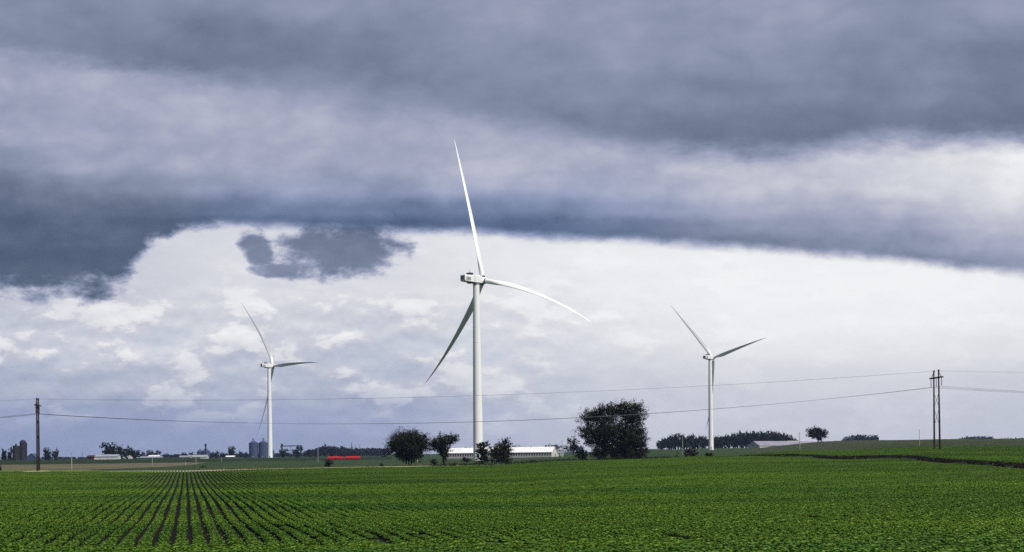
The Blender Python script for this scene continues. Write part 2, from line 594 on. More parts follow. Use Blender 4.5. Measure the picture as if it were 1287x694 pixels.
def solve(px, py, hub, delta):
    """point of the plane (p-hub).AX = delta on the sight line of a pixel of the photograph"""
    o = Vector((0, 0, EYE))
    d = ray(px, py)
    t = (delta - (o - hub).dot(AX)) / d.dot(AX)
    return o + d * t


def blade_mesh(hub, mid, tip, pitch, chord=3.3):
    mb = MB()
    a0 = hub
    c = mid * 2 - (hub + tip) * 0.5
    N = 30
    rings = []
    for i in range(N + 1):
        s = i / N
        s = 0.03 + 0.97 * s
        p = a0 * (1 - s) ** 2 + c * 2 * s * (1 - s) + tip * s * s
        tg = ((c - a0) * (1 - s) + (tip - c) * s).normalized()
        et = AX.cross(tg).normalized()
        ax = tg.cross(et).normalized()
        beta = math.radians(pitch + 14 * (1 - s) ** 2)
        ch_dir = et * math.cos(beta) + ax * math.sin(beta)
        th_dir = tg.cross(ch_dir).normalized()
        bl = float(sstep(0.05, 0.20, s))
        ch = chord * (0.66 * (1 - bl) + bl * (0.06 + 0.94 * (1 - s) ** 0.95 / 0.81 * 0.98))
        ch = min(ch, chord)
        if s > 0.985: ch *= 0.55
        tr = (1 - bl) * 1.0 + bl * (0.34 - 0.18 * s)
        ring = []
        for j in range(14):
            th = 2 * math.pi * j / 14
            xx = math.cos(th)
            yy = math.sin(th)
            yy *= (1 - bl) + bl * (0.55 + 0.45 * xx) if True else 1
            cx = xx * 0.5 - 0.18 * bl
            ring.append(p + ch_dir * (cx * -ch) + th_dir * (yy * 0.5 * ch * tr))
        rings.append(ring)
    mb.loft(rings)
    return mb


def turbine(label, base, hub_h, tips, pitches, dtip, dmid):
    b = base
    root = thing('wind_turbine', b, label, 'wind turbine', 'white wind turbines')
    t = MB()
    prof = [(2.25, -0.5), (2.15, 0.3), (2.12, 10), (1.95, 30), (1.7, 55), (1.45, 72), (1.38, hub_h - 1.9)]
    t.lathe(prof, 40)
    tw = t.build('tower', M['white'], root, True)
    fl = MB()
    for z in (26.0, 52.0):
        fl = MB()
        rr = float(np.interp(z, [p[1] for p in prof], [p[0] for p in prof]))
        fl.lathe([(rr - .02, z - .07), (rr + .035, z - .06), (rr + .035, z + .06), (rr - .02, z + .07)], 40)
        fl.build('flange_ring', M['white'], tw, True)
    dr = MB()
    dr.box(-.45, .45, -2.2, -2.06, .9, 3.0)
    do = dr.build('door', M['offwhite'], tw)
    st = MB()
    st.loft([[(-.6, -3.4, -.4), (.6, -3.4, -.4), (.6, -2.16, -.4), (-.6, -2.16, -.4)], [(-.6, -2.5, .85), (.6, -2.5, .85), (.6, -2.16, .85), (-.6, -2.16, .85)]])
    st.build('steps', M['offwhite'], tw)
    # nacelle: local x along the rotor axis
    na = thing('nacelle', (0, 0, hub_h), None, None)
    na.parent = root
    na.rotation_euler = (0, 0, math.atan2(AX.y, AX.x))

    def sec(x, w, z0, z1, ch):
        y = w / 2
        return [(x, -y + ch, z0), (x, y - ch, z0), (x, y, z0 + ch), (x, y, z1 - ch), (x, y - ch, z1), (x, -y + ch, z1), (x, -y, z1 - ch), (x, -y, z0 + ch)]
    bodyf = MB()
    bodyf.loft([sec(-2.2, 3.5, -1.55, 1.75, .25), sec(1.9, 3.5, -1.6, 1.8, .3), sec(2.6, 3.0, -1.4, 1.6, .4)])
    bodyf.build('front_housing', M['white'], na)
    bodyr = MB()
    bodyr.loft([sec(-7.9, 3.0, -0.95, 1.5, .2), sec(-7.4, 3.25, -1.2, 1.6, .2), sec(-2.35, 3.4, -1.48, 1.68, .22)])
    br = bodyr.build('rear_housing', M['white'], na)
    seam = MB()
    seam.loft([sec(-2.36, 3.2, -1.4, 1.55, .2), sec(-2.19, 3.2, -1.4, 1.55, .2)], True)
    seam.build('seam', M['darkgrey'], na)
    lv = MB()
    lv.box(-7.96, -7.9, -1.1, 1.1, -.45, 1.15)
    for i in range(5):
        lv.box(-8.02, -7.955, -1.05, 1.05, -.4 + i * .31, -.25 + i * .31)
    lv.build('louvre', M['offwhite'], br)
    for sg in (-1, 1):
        sl = MB()
        sl.box(-7.2, -4.6, sg * 1.655 - .05, sg * 1.655 + .05, -.75, .75)
        sl.build('side_vent', M['offwhite'], br)
    un = MB()
    un.box(-4.4, -2.5, -1.2, 1.2, -1.85, -1.46)
    un.build('underside_hatch', M['darkgrey'], na)
    cool = MB()
    cool.box(-4.7, -2.6, -1.1, 1.1, 2.15, 2.75)
    co = cool.build('cooler', M['darkgrey'], na)
    leg = MB()
    leg.loft([[(-4.7, -.9, 1.6), (-2.6, -.9, 1.6), (-2.6, .9, 1.6), (-4.7, .9, 1.6)], [(-4.5, -.8, 2.16), (-2.8, -.8, 2.16), (-2.8, .8, 2.16), (-4.5, .8, 2.16)]])
    leg.build('cooler_frame', M['offwhite'], co)
    ms = MB()
    ms.tube([(-3.6, .3, 2.7), (-3.6, .3, 4.3)], .05, 6)
    ms.tube([(-3.95, .3, 4.0), (-3.25, .3, 4.0)], .04, 6)
    ms.build('wind_vane_mast', M['darkgrey'], co)
    yaw = MB()
    yaw.lathe([(1.5, -2.1), (1.55, -1.9), (1.55, -1.62)], 28)
    yaw.build('yaw_ring', M['offwhite'], na, True)
    # hub
    hub = b + Vector((0, 0, hub_h)) + AX * 4.2
    q = AX.to_track_quat('X', 'Z').to_matrix().to_4x4()
    hb = MB()
    hb.lathe([(1.35, -1.7), (1.55, -1.35), (1.6, 0.4), (1.45, 1.0), (1.1, 1.5), (0.55, 1.8), (0.1, 1.88)], 28)
    me = hb
    me.v = [tuple(Vector(v)) for v in me.v]
    # lathe axis z -> rotor axis
    R = Matrix(((0, 0, 1), (0, 1, 0), (-1, 0, 0)))
    fr = Matrix.Rotation(math.atan2(AX.y, AX.x), 3, 'Z')
    me.v = [tuple(fr @ (R @ Vector(v)) + hub - b) for v in me.v]
    hbo = me.build('hub', M['white'], root, True)
    cl = MB()
    cl.lathe([(1.2, -1.78), (1.28, -1.76), (1.28, -1.5), (1.2, -1.48)], 28)
    cl.v = [tuple(fr @ (R @ Vector(v)) + hub - b) for v in cl.v]
    cl.build('hub_collar', M['darkgrey'], hbo, True)
    for (mx, my, tx, ty), pt in zip(tips, pitches):
        mid = solve(mx, my, hub, dmid) - b
        tip = solve(tx, ty, hub, dtip) - b
        print('blade length', round((tip - (hub - b)).length, 1))
        bm = blade_mesh(hub - b, mid, tip, pt)
        bo = bm.build('blade', M['white'], root, True)
        d = (mid - (hub - b)).normalized()
        cf = MB()
        cf.tube([hub - b + d * 1.25, hub - b + d * 1.75], [1.2, 1.16], 20)
        cf.build('root_collar', M['darkgrey'], bo, True)
    return root


b1 = G(601.2, 626)
turbine('tallest white wind turbine, nearest, its tower rising behind the roadside bushes', b1, 79.3,
        [(589.5, 262, 571, 175.5), (676, 370.5, 743.5, 405), (570, 427, 534.5, 481.5)], [95, 115, 95], 6.0, 1.5)
b2 = G(339.6, 1241)
turbine('distant white wind turbine standing in front of the two big grain bins', b2, 81.0,
        [(328.5, 424, 303, 380.5), (370, 456.5, 399.5, 455.5), (335.3, 505, 322.8, 548.5)], [12, 14, 12], 0.5, 1.5)
b3 = G(893.8, 1241)
turbine('distant white wind turbine standing in front of the long dark grove', b3, 80.0,
        [(871.5, 419.5, 842.8, 383.5), (928, 437, 962.5, 424.5), (894.6, 500, 886.5, 542)], [12, 10, 12], 2.0, 1.5)


# ------------------------------------------------------------------ power line
def hframe(loc, az, label, Ht=20.6):
    root = thing('utility_pole', loc, label, 'power pole', 'wooden H-frame power poles')
    ad = Vector((math.sin(az), math.cos(az), 0))
    nd = Vector((math.cos(az), -math.sin(az), 0))
    bases = []
    for sg in (-1, 1):
        p = MB()
        b0 = ad * (2.35 * sg); b1_ = ad * (2.0 * sg)
        p.tube([b0 + Vector((0, 0, -.8)), b0 * .5 + b1_ * .5 + Vector((0, 0, Ht / 2)), b1_ + Vector((0, 0, Ht))], [.25, .22, .17], 12)
        p.build('pole', M['pole'], root, True)
    za = Ht - 2.0
    arm = MB()
    for s in (-1, 1):
        o = nd * (.26 * s)
        arm.bar(ad * -4.9 + o + Vector((0, 0, za)), ad * 4.9 + o + Vector((0, 0, za)), .16, .32)
    arm.build('crossarm', M['pole'], root)
    x = MB()
    for z0, z1 in ((za - 3.6, za - 7.4), (za - 7.6, za - 12.0)):
        x.bar(ad * -2.1 + nd * .1 + Vector((0, 0, z0)), ad * 2.2 + nd * .1 + Vector((0, 0, z1)), .05, .09)
        x.build('brace', M['pole'], root); x = MB()
        x.bar(ad * 2.1 - nd * .1 + Vector((0, 0, z0)), ad * -2.2 - nd * .1 + Vector((0, 0, z1)), .05, .09)
        x.build('brace', M['pole'], root); x = MB()
    for sg in (-1, 1):
        x.bar(ad * (4.2 * sg) + Vector((0, 0, za + .1)), ad * (2.05 * sg) + Vector((0, 0, za + 1.5)), .1, .14)
        x.build('knee_brace', M['pole'], root); x = MB()
    att = []
    for s in (-4.4, 0, 4.4):
        i = MB()
        prof = [(.05, 0), (.05, -.15)]
        for q in range(9):
            z = -.2 - q * .2
            prof += [(.05, z), (.15, z - .05), (.15, z - .09), (.05, z - .12)]
        prof += [(.04, -2.2)]
        c = ad * s + Vector((0, 0, za - .16))
        i.lathe(prof[::-1], 10, c)
        i.build('insulator', M['glass_ins'], root, True)
        att.append(loc + c + Vector((0, 0, -2.2)))
    pin = MB()
    sh = []
    for sg in (-1, 1):
        c = ad * (2.0 * sg) + nd * .2 + Vector((0, 0, Ht - .25))
        pin = MB()
        pin.tube([c - Vector((0, 0, .35)), c + Vector((0, 0, .25))], .05, 6)
        pin.build('wire_clamp', M['darkgrey'], root)
        sh.append(loc + c)
    return att, sh


L0 = G(48.2, 396)
R0 = G(1177.8, 368)
azL, azR = math.radians(-12.0), math.radians(-0.5)
LL = Vector((L0.x - 226, L0.y + 34, 0)); LL.z = float(H_uY(-740, LL.y))
RR = Vector((R0.x + 232, R0.y + 10, 0)); RR.z = R0.z + 1.0
frames = [hframe(LL, math.radians(-8), 'wooden H-frame power pole beyond the left end of the field'),
          hframe(L0, azL, 'dark H-frame power pole by the tan stubble, seen edge-on'),
          hframe(R0, azR, 'dark H-frame power pole on the rising bean field, cross braces showing'),
          hframe(RR, math.radians(0), 'wooden H-frame power pole farther along the bean hill')]


def wire(seq, sags, rad, name, label, group):
    pts = []
    for (a, b, s) in zip(seq[:-1], seq[1:], sags):
        for q in range(40):
            t = q / 40
            p = a.lerp(b, t)
            p.z -= 4 * s * t * (1 - t)
            pts.append(p)
    pts.append(seq[-1])
    mb = MB()
    mb.tube(pts, rad, 6)
    o = mb.build(name, M['wire'], None, True)
    tag(o, label, 'wire', group)


cl = ['sagging power conductor, farthest of the three hung from the crossarms', 'sagging power conductor, middle of the three hung between the H-frame poles',
      'sagging power conductor, nearest of the three hung from the crossarms']
for i in range(3):
    wire([f[0][2 - i] for f in frames], [4.6 + .15 * i, 5.5 + .12 * i, 4.6 + .15 * i], 0.034, 'power_line', cl[i], 'conductors of the power line')
sl = ['thin upper shield wire along the farther pole tops', 'thin upper shield wire along the nearer pole tops']
for i in range(2):
    wire([f[1][1 - i] for f in frames], [2.0, 2.7 + .08 * i, 2.0], 0.017, 'shield_wire', sl[i], 'shield wires of the power line')

# dry soil round the left pole
ds = MB()
ring = []
for j in range(24):
    a = 2 * math.pi * j / 24
    r = 2.6 + .5 * math.sin(3 * a) + .3 * math.sin(7 * a)
    x, y = L0.x - .8 + r * 1.3 * math.cos(a), L0.y - .5 + r * 2.2 * math.sin(a)
    ring.append((x, y, H(x, y) + .3))
ds.add(ring + [(L0.x - .8, L0.y - .5, L0.z + .62)], [(j, (j + 1) % 24, 24) for j in range(24)])
tag(ds.build('soil_mound', M['drysoil']), kind='structure')


# small poles
def small_pole(px, ytop, d, label, m='greywood', r=.13, pin=False):
    b = G(px, d)
    dr = ray(px, ytop)
    h = EYE + dr.z * d - b.z
    root = thing('service_pole', b, label, 'pole', 'short poles beyond the fields')
    p = MB()
    p.tube([(0, 0, -.5), (0, 0, h * .5), (0, 0, h - .3)], [r, r * .9, r * .75], 8)
    p.build('pole', M[m], root, True)
    i = MB()
    i.lathe([(.05, h - .3), (.13, h - .24), (.13, h - .12), (.06, h - .08), (.05, h)], 8)
    i.build('insulator', M['darkgrey'], root, True)
    if pin:
        a = MB()
        a.box(-.6, .6, -.06, .06, h - .75, h - .6)
        a.build('crossarm', M['pole'], root)


small_pole(90.2, 570, 436, 'pale short pole at the near edge of the tan stubble')
small_pole(103.5, 568.5, 800, 'thin dark pole beside the red-brown end of the white shed', 'pole', .13)
small_pole(191.5, 574, 640, 'short pale pole before the long low white farm roofs')
small_pole(246.4, 569.5, 600, 'tall pale pole in front of the domed grain bins')
small_pole(233.3, 579.5, 600, 'stubby pale post at the right end of the stubble', pin=False)
small_pole(278.2, 574, 800, 'faint low post in the corn, left of the white flat roof', pin=False, r=.1)
small_pole(399.8, 562, 700, 'grey pole standing just left of the red farm trailer')
small_pole(706.6, 553.5, 640, 'white pole in front of the small silver feed bin')
small_pole(858.0, 548.5, 620, 'pale pole rising out of the reddish bush before the grove')
small_pole(878.6, 557, 1000, 'faint grey pole between the reddish bush and the turbine tower')
small_pole(1005.3, 543.5, 520, 'pale pole before the long mauve shed and the lone round tree')
small_pole(1155.6, 540, 470, 'pale pole on the hill just left of the H-frame', r=.1)
small_pole(1239.5, 557, 430, 'low dark post among the beans on the hill', 'pole', .08, pin=False)
small_pole(524.5, 575, 640, 'short white marker post between the two roadside trees', 'barnwall', .14, pin=False)


# ------------------------------------------------------------------ trees
def crown_mesh(lobes, W, Hh, n_clump, per, leaf, seed, crad=0.075):
    """lobes: (x,y,z,rx,ry,rz) with x,y in half widths and z in heights"""
    r = np.random.default_rng(seed)
    lob = np.array(lobes, float)
    vol = lob[:, 3] * lob[:, 4] * lob[:, 5]
    k = r.choice(len(lob), n_clump, p=vol / vol.sum())
    d = r.normal(size=(n_clump, 3))
    d /= np.linalg.norm(d, axis=1, keepdims=True)
    rad = r.uniform(0, 1, n_clump) ** 0.42 * (1 + 0.13 * r.normal(size=n_clump).clip(-1.5, 1.8))
    c = lob[k, :3] + d * rad[:, None] * lob[k, 3:]
    c = c * np.array([W / 2, W / 2, Hh])
    ok = c[:, 2] > 0.02 * Hh
    c, d = c[ok], d[ok]
    n = len(c)
    cr = crad * W * r.uniform(.5, 1.3, n)
    od = d[:, None, :] * np.array([1, 1, .8]) + np.array([0, 0, .25])
    al = r.uniform(-.8, 1.5, (n, per, 1))
    off = (r.normal(size=(n, per, 3)) * (.5 * (1.1 - .45 * al).clip(.25, 1.3)) + od * al * 1.25) * cr[:, None, None] * .85
    pos = (c[:, None, :] + off).reshape(-1, 3)
    nrm = (off / (cr[:, None, None]) + d[:, None, :] * .5 + r.normal(size=off.shape) * .6 + np.array([0, 0, .35])).reshape(-1, 3)
    sz = leaf * r.uniform(.6, 1.35, len(pos))
    v, f = leaf_quads(pos, nrm, sz, .8, r)
    t = np.repeat(r.uniform(.55, 1.5, n), per) * r.uniform(.75, 1.25, n * per)
    tt = np.stack([t * r.uniform(.85, 1.2, n * per), t, t * r.uniform(.8, 1.15, n * per)], 1)
    return v, f, np.repeat(tt, 2, 0), c


def trunk_mesh(W, Hh, forks, r0, tops, seed, fork_h):
    r = random.Random(seed)
    mb = MB()
    for (fx, fy) in forks:
        base = Vector((fx * W / 2, fy * W / 2, -.3))
        top = Vector((fx * W / 2 * 1.15, fy * W / 2, fork_h * Hh))
        mb.tube([base, base.lerp(top, .12) + Vector((0, 0, 0)), base.lerp(top, .5) + Vector((r.uniform(-.1, .1), 0, 0)), top],
                [r0 * 1.35, r0, r0 * .85, r0 * .7], 9)
    for i, t in enumerate(tops):
        t = Vector(t)
        best = min(forks, key=lambda q: abs(q[0] * W / 2 - t.x) + r.uniform(0, .3))
        a = Vector((best[0] * W / 2 * 1.12, best[1] * W / 2, fork_h * Hh * r.uniform(.7, .98)))
        m = a.lerp(t, .5) + Vector((0, 0, (t - a).length * .10))
        mb.tube([a, m, t], [r0 * .45, r0 * .26, r0 * .06], 6)
    return mb


def tree(name, label, loc, W, Hh, lobes, n_clump, per, leaf, seed, m='leaf', forks=((0, 0),), r0=.25, fork_h=.2, cat='tree', group=None, limbs=22, crad=.075):
    root = thing(name, loc, label, cat, group)
    v, f, t, c = crown_mesh(lobes, W, Hh, n_clump, per, leaf, seed, crad)
    np_mesh('crown', v, f, M[m], t, root)
    r = random.Random(seed)
    cs = list(c)
    tops = [cs[i] for i in r.sample(range(len(cs)), min(limbs, len(cs)))]
    trunk_mesh(W, Hh, forks, r0, tops, seed, fork_h).build('trunk' if cat == 'tree' else 'stem', M['bark'], root, True)
    return root


def pxh(px, ytop, loc):
    return EYE + ray(px, ytop).z * loc.y - loc.z


def metres(px, d):
    return px * d / F


# big round tree, x 485-541, y 540-584
d = 452; l = G(514, d)
tree('tree', 'broad dark round-crowned tree by the gravel road, larger of the roadside pair', l, metres(56, d), pxh(513, 540, l),
     [(0, 0, .56, .82, .8, .36), (-.45, 0, .5, .5, .5, .28), (.45, .1, .6, .5, .5, .3), (.05, 0, .3, .55, .5, .2), (-.1, .1, .74, .55, .5, .22), (.5, 0, .75, .3, .3, .18)],
     1000, 48, .28, 21, forks=((0, 0), (-.12, .05), (.1, 0)), r0=.22, fork_h=.22)
d = 456; l = G(558, d)
tree('tree', 'smaller dark vase-shaped tree left of the nearest turbine tower', l, metres(37, d), pxh(556, 546, l),
     [(-.1, 0, .72, .62, .6, .22), (.5, 0, .82, .38, .4, .16), (-.5, .1, .62, .42, .4, .18), (.05, 0, .48, .42, .4, .18), (0, 0, .28, .24, .24, .16), (.72, 0, .93, .2, .2, .07)],
     260, 32, .34, 22, forks=((-.05, 0), (.08, .05), (0, .1)), r0=.17, fork_h=.3)
d = 440; l = G(606.5, d)
tree('bush', 'small dark ragged bush covering the left foot of the turbine tower', l, metres(22, d), pxh(606, 553, l),
     [(0, 0, .4, .8, .8, .38), (-.2, 0, .72, .5, .5, .24), (.3, 0, .8, .4, .4, .16)], 170, 30, .32, 23, cat='bush', r0=.1, fork_h=.25)
d = 438; l = G(630, d)
tree('bush', 'larger dark ragged bush just right of the turbine tower', l, metres(33, d), pxh(632, 551, l),
     [(-.1, 0, .34, .85, .8, .34), (.15, 0, .6, .65, .6, .26), (.42, 0, .82, .36, .4, .17), (-.45, 0, .55, .42, .4, .24)], 280, 30, .32, 24, cat='bush', r0=.11, fork_h=.25)
# big clump, x 724-813, y 503-577
d = 484; l = G(770, d)
tree('tree', 'tallest darkest tree, wide many-stemmed crown at the field edge', l, metres(90, d), pxh(770, 506, l),
     [(-.66, 0, .72, .27, .3, .13), (-.34, 0, .77, .34, .4, .17), (-.12, 0, .87, .24, .3, .1), (.2, .1, .82, .36, .4, .15), (.6, 0, .76, .36, .4, .2), (.3, 0, .94, .19, .3, .075), (.63, 0, .92, .17, .2, .07),
      (-.6, 0, .46, .34, .4, .2), (-.1, 0, .5, .5, .5, .22), (.5, 0, .42, .46, .5, .26), (.62, .1, .2, .38, .4, .2), (.18, .1, .2, .34, .4, .2), (-.25, 0, .24, .34, .4, .14), (.35, 0, .1, .58, .4, .1), (-.38, 0, .13, .24, .3, .12)],
     1650, 52, .33, 25, forks=((-.22, 0), (.0, .05), (.32, 0), (.5, .1)), r0=.36, fork_h=.24, limbs=60, crad=.045)
d = 488; l = G(721, d)
tree('tree', 'slender sparse little tree at the left of the tallest dark tree', l, metres(20, d), pxh(721, 551, l),
     [(-.1, 0, .82, .75, .7, .17), (.2, 0, .62, .5, .5, .16), (.2, 0, .35, .4, .4, .2)], 60, 24, .32, 26, r0=.1, fork_h=.4)
d = 482; l = G(732, d)
tree('bush', 'low round dark bush under the slender sparse little tree', l, metres(17, d), pxh(732, 563.5, l),
     [(0, 0, .45, .9, .9, .48)], 90, 26, .32, 27, cat='bush', r0=.08, fork_h=.3)
d = 470; l = G(867.5, d)
tree('bush', 'reddish brown bush at the foot of the pale pole', l, metres(19, d), pxh(867, 562.5, l),
     [(0, 0, .4, .95, .9, .5)], 70, 24, .3, 28, m='leaf_brown', cat='bush', r0=.06, fork_h=.3)
d = 465; l = G(890.5, d)
tree('bush', 'low dark flat bush at the field edge below the right-hand turbine', l, metres(12, d), pxh(890, 569.5, l),
     [(0, 0, .45, .95, .9, .5)], 45, 22, .28, 29, cat='bush', r0=.05, fork_h=.3)
d = 462; l = G(850, d)
tree('bush', 'small pale green bush left of the reddish brown bush', l, metres(8, d), pxh(850, 568.5, l),
     [(0, 0, .45, .9, .9, .5)], 30, 20, .28, 30, m='leaf_light', cat='bush', r0=.05, fork_h=.3)
d = 420; l = G(413, d)
tree('bush', 'brownish bush at the road edge below the red farm trailer', l, metres(13, d), pxh(413, 577.5, l),
     [(0, 0, .45, .9, .9, .5)], 60, 22, .25, 31, m='leaf_brown', cat='bush', r0=.05, fork_h=.3)
d = 426; l = G(479.5, d)
tree('bush', 'tiny dark bush at the road edge left of the broad round tree', l, metres(6, d), pxh(479, 582, l),
     [(0, 0, .45, .9, .9, .5)], 25, 18, .22, 32, cat='bush', r0=.04, fork_h=.3)
d = 470; l = G(255, d)
tree('bush', 'flat dark bush beside the road below the domed grain bins', l, metres(10, d), pxh(255, 587, l),
     [(0, 0, .45, .95, .9, .5)], 30, 20, .24, 33, cat='bush', r0=.04, fork_h=.3)
d = 398; l = G(-1, d)
tree('bush', 'dark bush at the left end of the field verge', l, metres(9, d), pxh(0, 584, l),
     [(0, 0, .45, .9, .9, .5)], 35, 20, .24, 34, cat='bush', r0=.04, fork_h=.3)
d = 920; l = G(483.5, d)
tree('bush', 'brown round bush beside the crown of the broad roadside tree', l, metres(8, d), pxh(483, 567, l),
     [(0, 0, .45, .9, .9, .5)], 35, 20, .5, 35, m='leaf_brown', cat='bush', r0=.06, fork_h=.3)
d = 560; l = G(586, d)
tree('bush', 'low dark bush in front of the long white barn windows', l, metres(13, d), pxh(586, 574.5, l),
     [(0, 0, .45, .95, .9, .5)], 45, 20, .3, 36, cat='bush', r0=.05, fork_h=.3)
d = 445; l = G(545, d)
tree('bush', 'knee-high dark bush under the vase-shaped tree', l, metres(10, d), pxh(545, 576.5, l),
     [(0, 0, .45, .95, .9, .5)], 45, 20, .26, 37, cat='bush', r0=.05, fork_h=.3)
d = 439; l = G(598, d)
tree('bush', 'low yellow-green bush at the base of the turbine tower', l, metres(10, d), pxh(598, 579, l),
     [(0, 0, .45, .95, .9, .5)], 40, 18, .24, 38, m='leaf_light', cat='bush', r0=.04, fork_h=.3)
d = 905; l = G(1027, d)
tree('tree', 'lone round dark tree at the right end of the mauve shed', l, metres(28, d), pxh(1027, 537, l),
     [(0, 0, .62, .85, .8, .33), (-.5, 0, .74, .4, .4, .2), (.5, 0, .6, .45, .4, .25), (.25, 0, .35, .5, .4, .2), (0, 0, .84, .5, .5, .15)], 190, 28, .6, 39, r0=.35, fork_h=.22, forks=((.1, 0),))

# weeds along the field edge under the big trees and on the bank (uncountable)
def weeds(name, label, u0, u1, n, off, spread, hh, leaf, m, seed, per=16):
    r = np.random.default_rng(seed)
    u = r.uniform(u0, u1, n)
    Y = d_edge(u) + off + r.uniform(-1, 1, n) * spread
    Z = H_uY(u, Y)
    hgt = hh * r.uniform(.35, 1.2, n)
    off3 = r.normal(size=(n, per, 3)) * np.array([.35, .35, .3])
    pos = np.stack([u * Y / F, Y, Z], 1)[:, None, :] + off3 * hh
    pos[:, :, 2] = Z[:, None] + np.abs(r.uniform(.05, 1, (n, per))) * hgt[:, None]
    nrm = r.normal(size=(n * per, 3)) * .7 + np.array([0, 0, .5])
    v, f = leaf_quads(pos.reshape(-1, 3), nrm, leaf * r.uniform(.6, 1.4, n * per), .6, r)
    t = np.repeat(r.uniform(.5, 1.6, n * per), 2)
    o = np_mesh(name, v, f, M[m], t)
    tag(o, label, 'weeds', kind='stuff')


weeds('weeds', 'rank dark weeds along the field edge under the roadside trees', -100, 200, 420, 6.0, 4.0, .9, .26, 'leaf', 51)
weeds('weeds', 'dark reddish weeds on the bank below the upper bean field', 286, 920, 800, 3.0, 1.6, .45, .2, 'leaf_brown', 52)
weeds('weeds', 'yellow-green tufts on the bank below the upper bean field', 290, 760, 60, 2.2, 1.0, .5, .2, 'leaf_light', 53, 10)
weeds('weeds', 'rough grass between gravel road and low corn', -400, -110, 260, 26.0, 10.0, .5, .24, 'leaf_light', 54, 8)


# prototypes for distant trees: unit 10 m high, 10 m wide
def proto(lobes, seed, m, conifer=False, ncl=70, per=14, leaf=1.0):
    return dict(lobes=lobes, seed=seed, m=m, ncl=ncl, per=per, leaf=leaf)


PR = [proto([(0, 0, .55, .85, .8, .4), (-.4, 0, .62, .5, .5, .28), (.4, 0, .7, .45, .5, .25), (0, 0, .25, .5, .5, .2)], 61, 'leaf_far'),
      proto([(0, 0, .5, .8, .8, .45), (.2, 0, .82, .5, .5, .16), (-.4, 0, .4, .5, .5, .3)], 62, 'leaf_far'),
      proto([(-.35, 0, .62, .55, .5, .25), (.4, 0, .7, .5, .5, .27), (0, 0, .4, .6, .6, .28)], 63, 'leaf_far'),
      proto([(0, 0, .2, .95, .95, .2), (0, 0, .42, .7, .7, .2), (0, 0, .64, .48, .48, .18), (0, 0, .85, .22, .22, .15)], 64, 'leaf_far', ncl=60, per=12, leaf=.7)]
PROTO = [None] * 4


def far_tree(kind, px, ytop, wpx, d, label, group, yb=None, rz=None):
    l = G(px, d)
    if yb is not None:
        l.z = max(l.z - .5, EYE + ray(px, yb).z * d) if yb > 0 else l.z
    Hh = pxh(px, ytop, l)
    W = metres(wpx, d)
    rz = random.uniform(0, 6.28) if rz is None else rz
    if PROTO[kind] is None:
        p = PR[kind]
        PROTO[kind] = tree('tree', label, l, 10, 10, p['lobes'], p['ncl'], p['per'], p['leaf'], p['seed'], p['m'], group=group, r0=.22, fork_h=.25, limbs=10, crad=.085)
        PROTO[kind].scale = (W / 10, W / 10, Hh / 10)
        PROTO[kind].rotation_euler = (0, 0, rz)
        if not group and 'group' in PROTO[kind]: del PROTO[kind]['group']
        return PROTO[kind]
    o = dup(PROTO[kind], l, rz, (W / 10, W / 10, Hh / 10), label)
    if group: o['group'] = group
    elif 'group' in o: del o['group']
    return o


far_tree(2, 5.5, 564, 10, 1050, 'dark tree left of the dark flat-topped silo, shorter of two', None)
far_tree(1, 13.5, 561.5, 9, 1060, 'dark tree touching the dark flat-topped silo, taller of two', None)
far_tree(0, 59.5, 562, 11, 1050, 'dark tree right of the blue shed, fuller of two', None)
far_tree(2, 69.5, 564.5, 9, 1060, 'thin open tree right of the blue shed, farther from it', None)
far_tree(0, 137, 555.5, 24, 1080, 'big round dark tree behind the white shed', None)
far_tree(1, 149, 560, 17, 1090, 'dark tree rising at the right end of the white shed', None)
far_tree(2, 158.5, 561, 13, 1085, 'dark tree, middle of the row right of the white shed', None)
far_tree(2, 169.5, 563.5, 14, 1070, 'dark tree ending the row right of the white shed', None)
far_tree(1, 179, 567.5, 8, 2100, 'small bluish tree left of the flat-crowned distant clump', None)
far_tree(0, 188, 565.5, 12, 2100, 'bluish flat-crowned tree beyond the low roofs, left half of the clump', None)
far_tree(1, 197.5, 565.7, 12, 2110, 'bluish flat-crowned tree beyond the low roofs, right half of the clump', None)
far_tree(2, 208.5, 570, 8, 2300, 'low bluish tree right of the flat-crowned distant clump', None)
far_tree(0, 231, 568.5, 9, 1620, 'dark low tree behind the left end of the pale sheds', None)
far_tree(2, 240, 568.2, 9, 1630, 'dark low tree behind the pale sheds beside the domed bins', None)
for i, (x, y, w) in enumerate([(266, 568, 8), (272, 566.5, 9), (280, 568.5, 9)]):
    far_tree(i % 3, x, y, w, 1900, ['low blue-grey tree touching the domed grain bins', 'rounded blue-grey tree between domed bins and squarish tree', 'low blue-grey tree left of the squarish tree'][i], None)
far_tree(0, 291.5, 560.5, 12.5, 1500, 'squarish dark tree behind the small flat white roof', None)
far_tree(2, 302.5, 566.5, 5, 1900, 'little tree between squarish tree and big grain bins', None)
far_tree(1, 309, 568, 8, 1910, 'low tree touching the left big grain bin', None)
far_tree(0, 357, 564, 16, 1700, 'dark round tree under the left end of the conveyor', None)
far_tree(1, 374, 560.2, 16, 1690, 'taller dark round tree under the right end of the conveyor', None)
for i, (x, y, w) in enumerate([(389, 564.5, 10), (397, 562.8, 11), (408, 558.5, 16), (418, 560, 12), (429, 560.3, 12)]):
    far_tree(i % 3, x, y, w, 2000, ['low dark tree at the left start of the blue tree line', 'dark tree behind the grey pole in the blue tree line', 'highest round tree of the blue tree line above the red trailer',
                                    'round-shouldered tree beside the highest tree of the blue line', 'flat-topped tree in the blue line left of the spruces'][i], None)
far_tree(3, 442, 555.5, 5.5, 1950, 'tallest dark narrow spruce in the blue tree line', None)
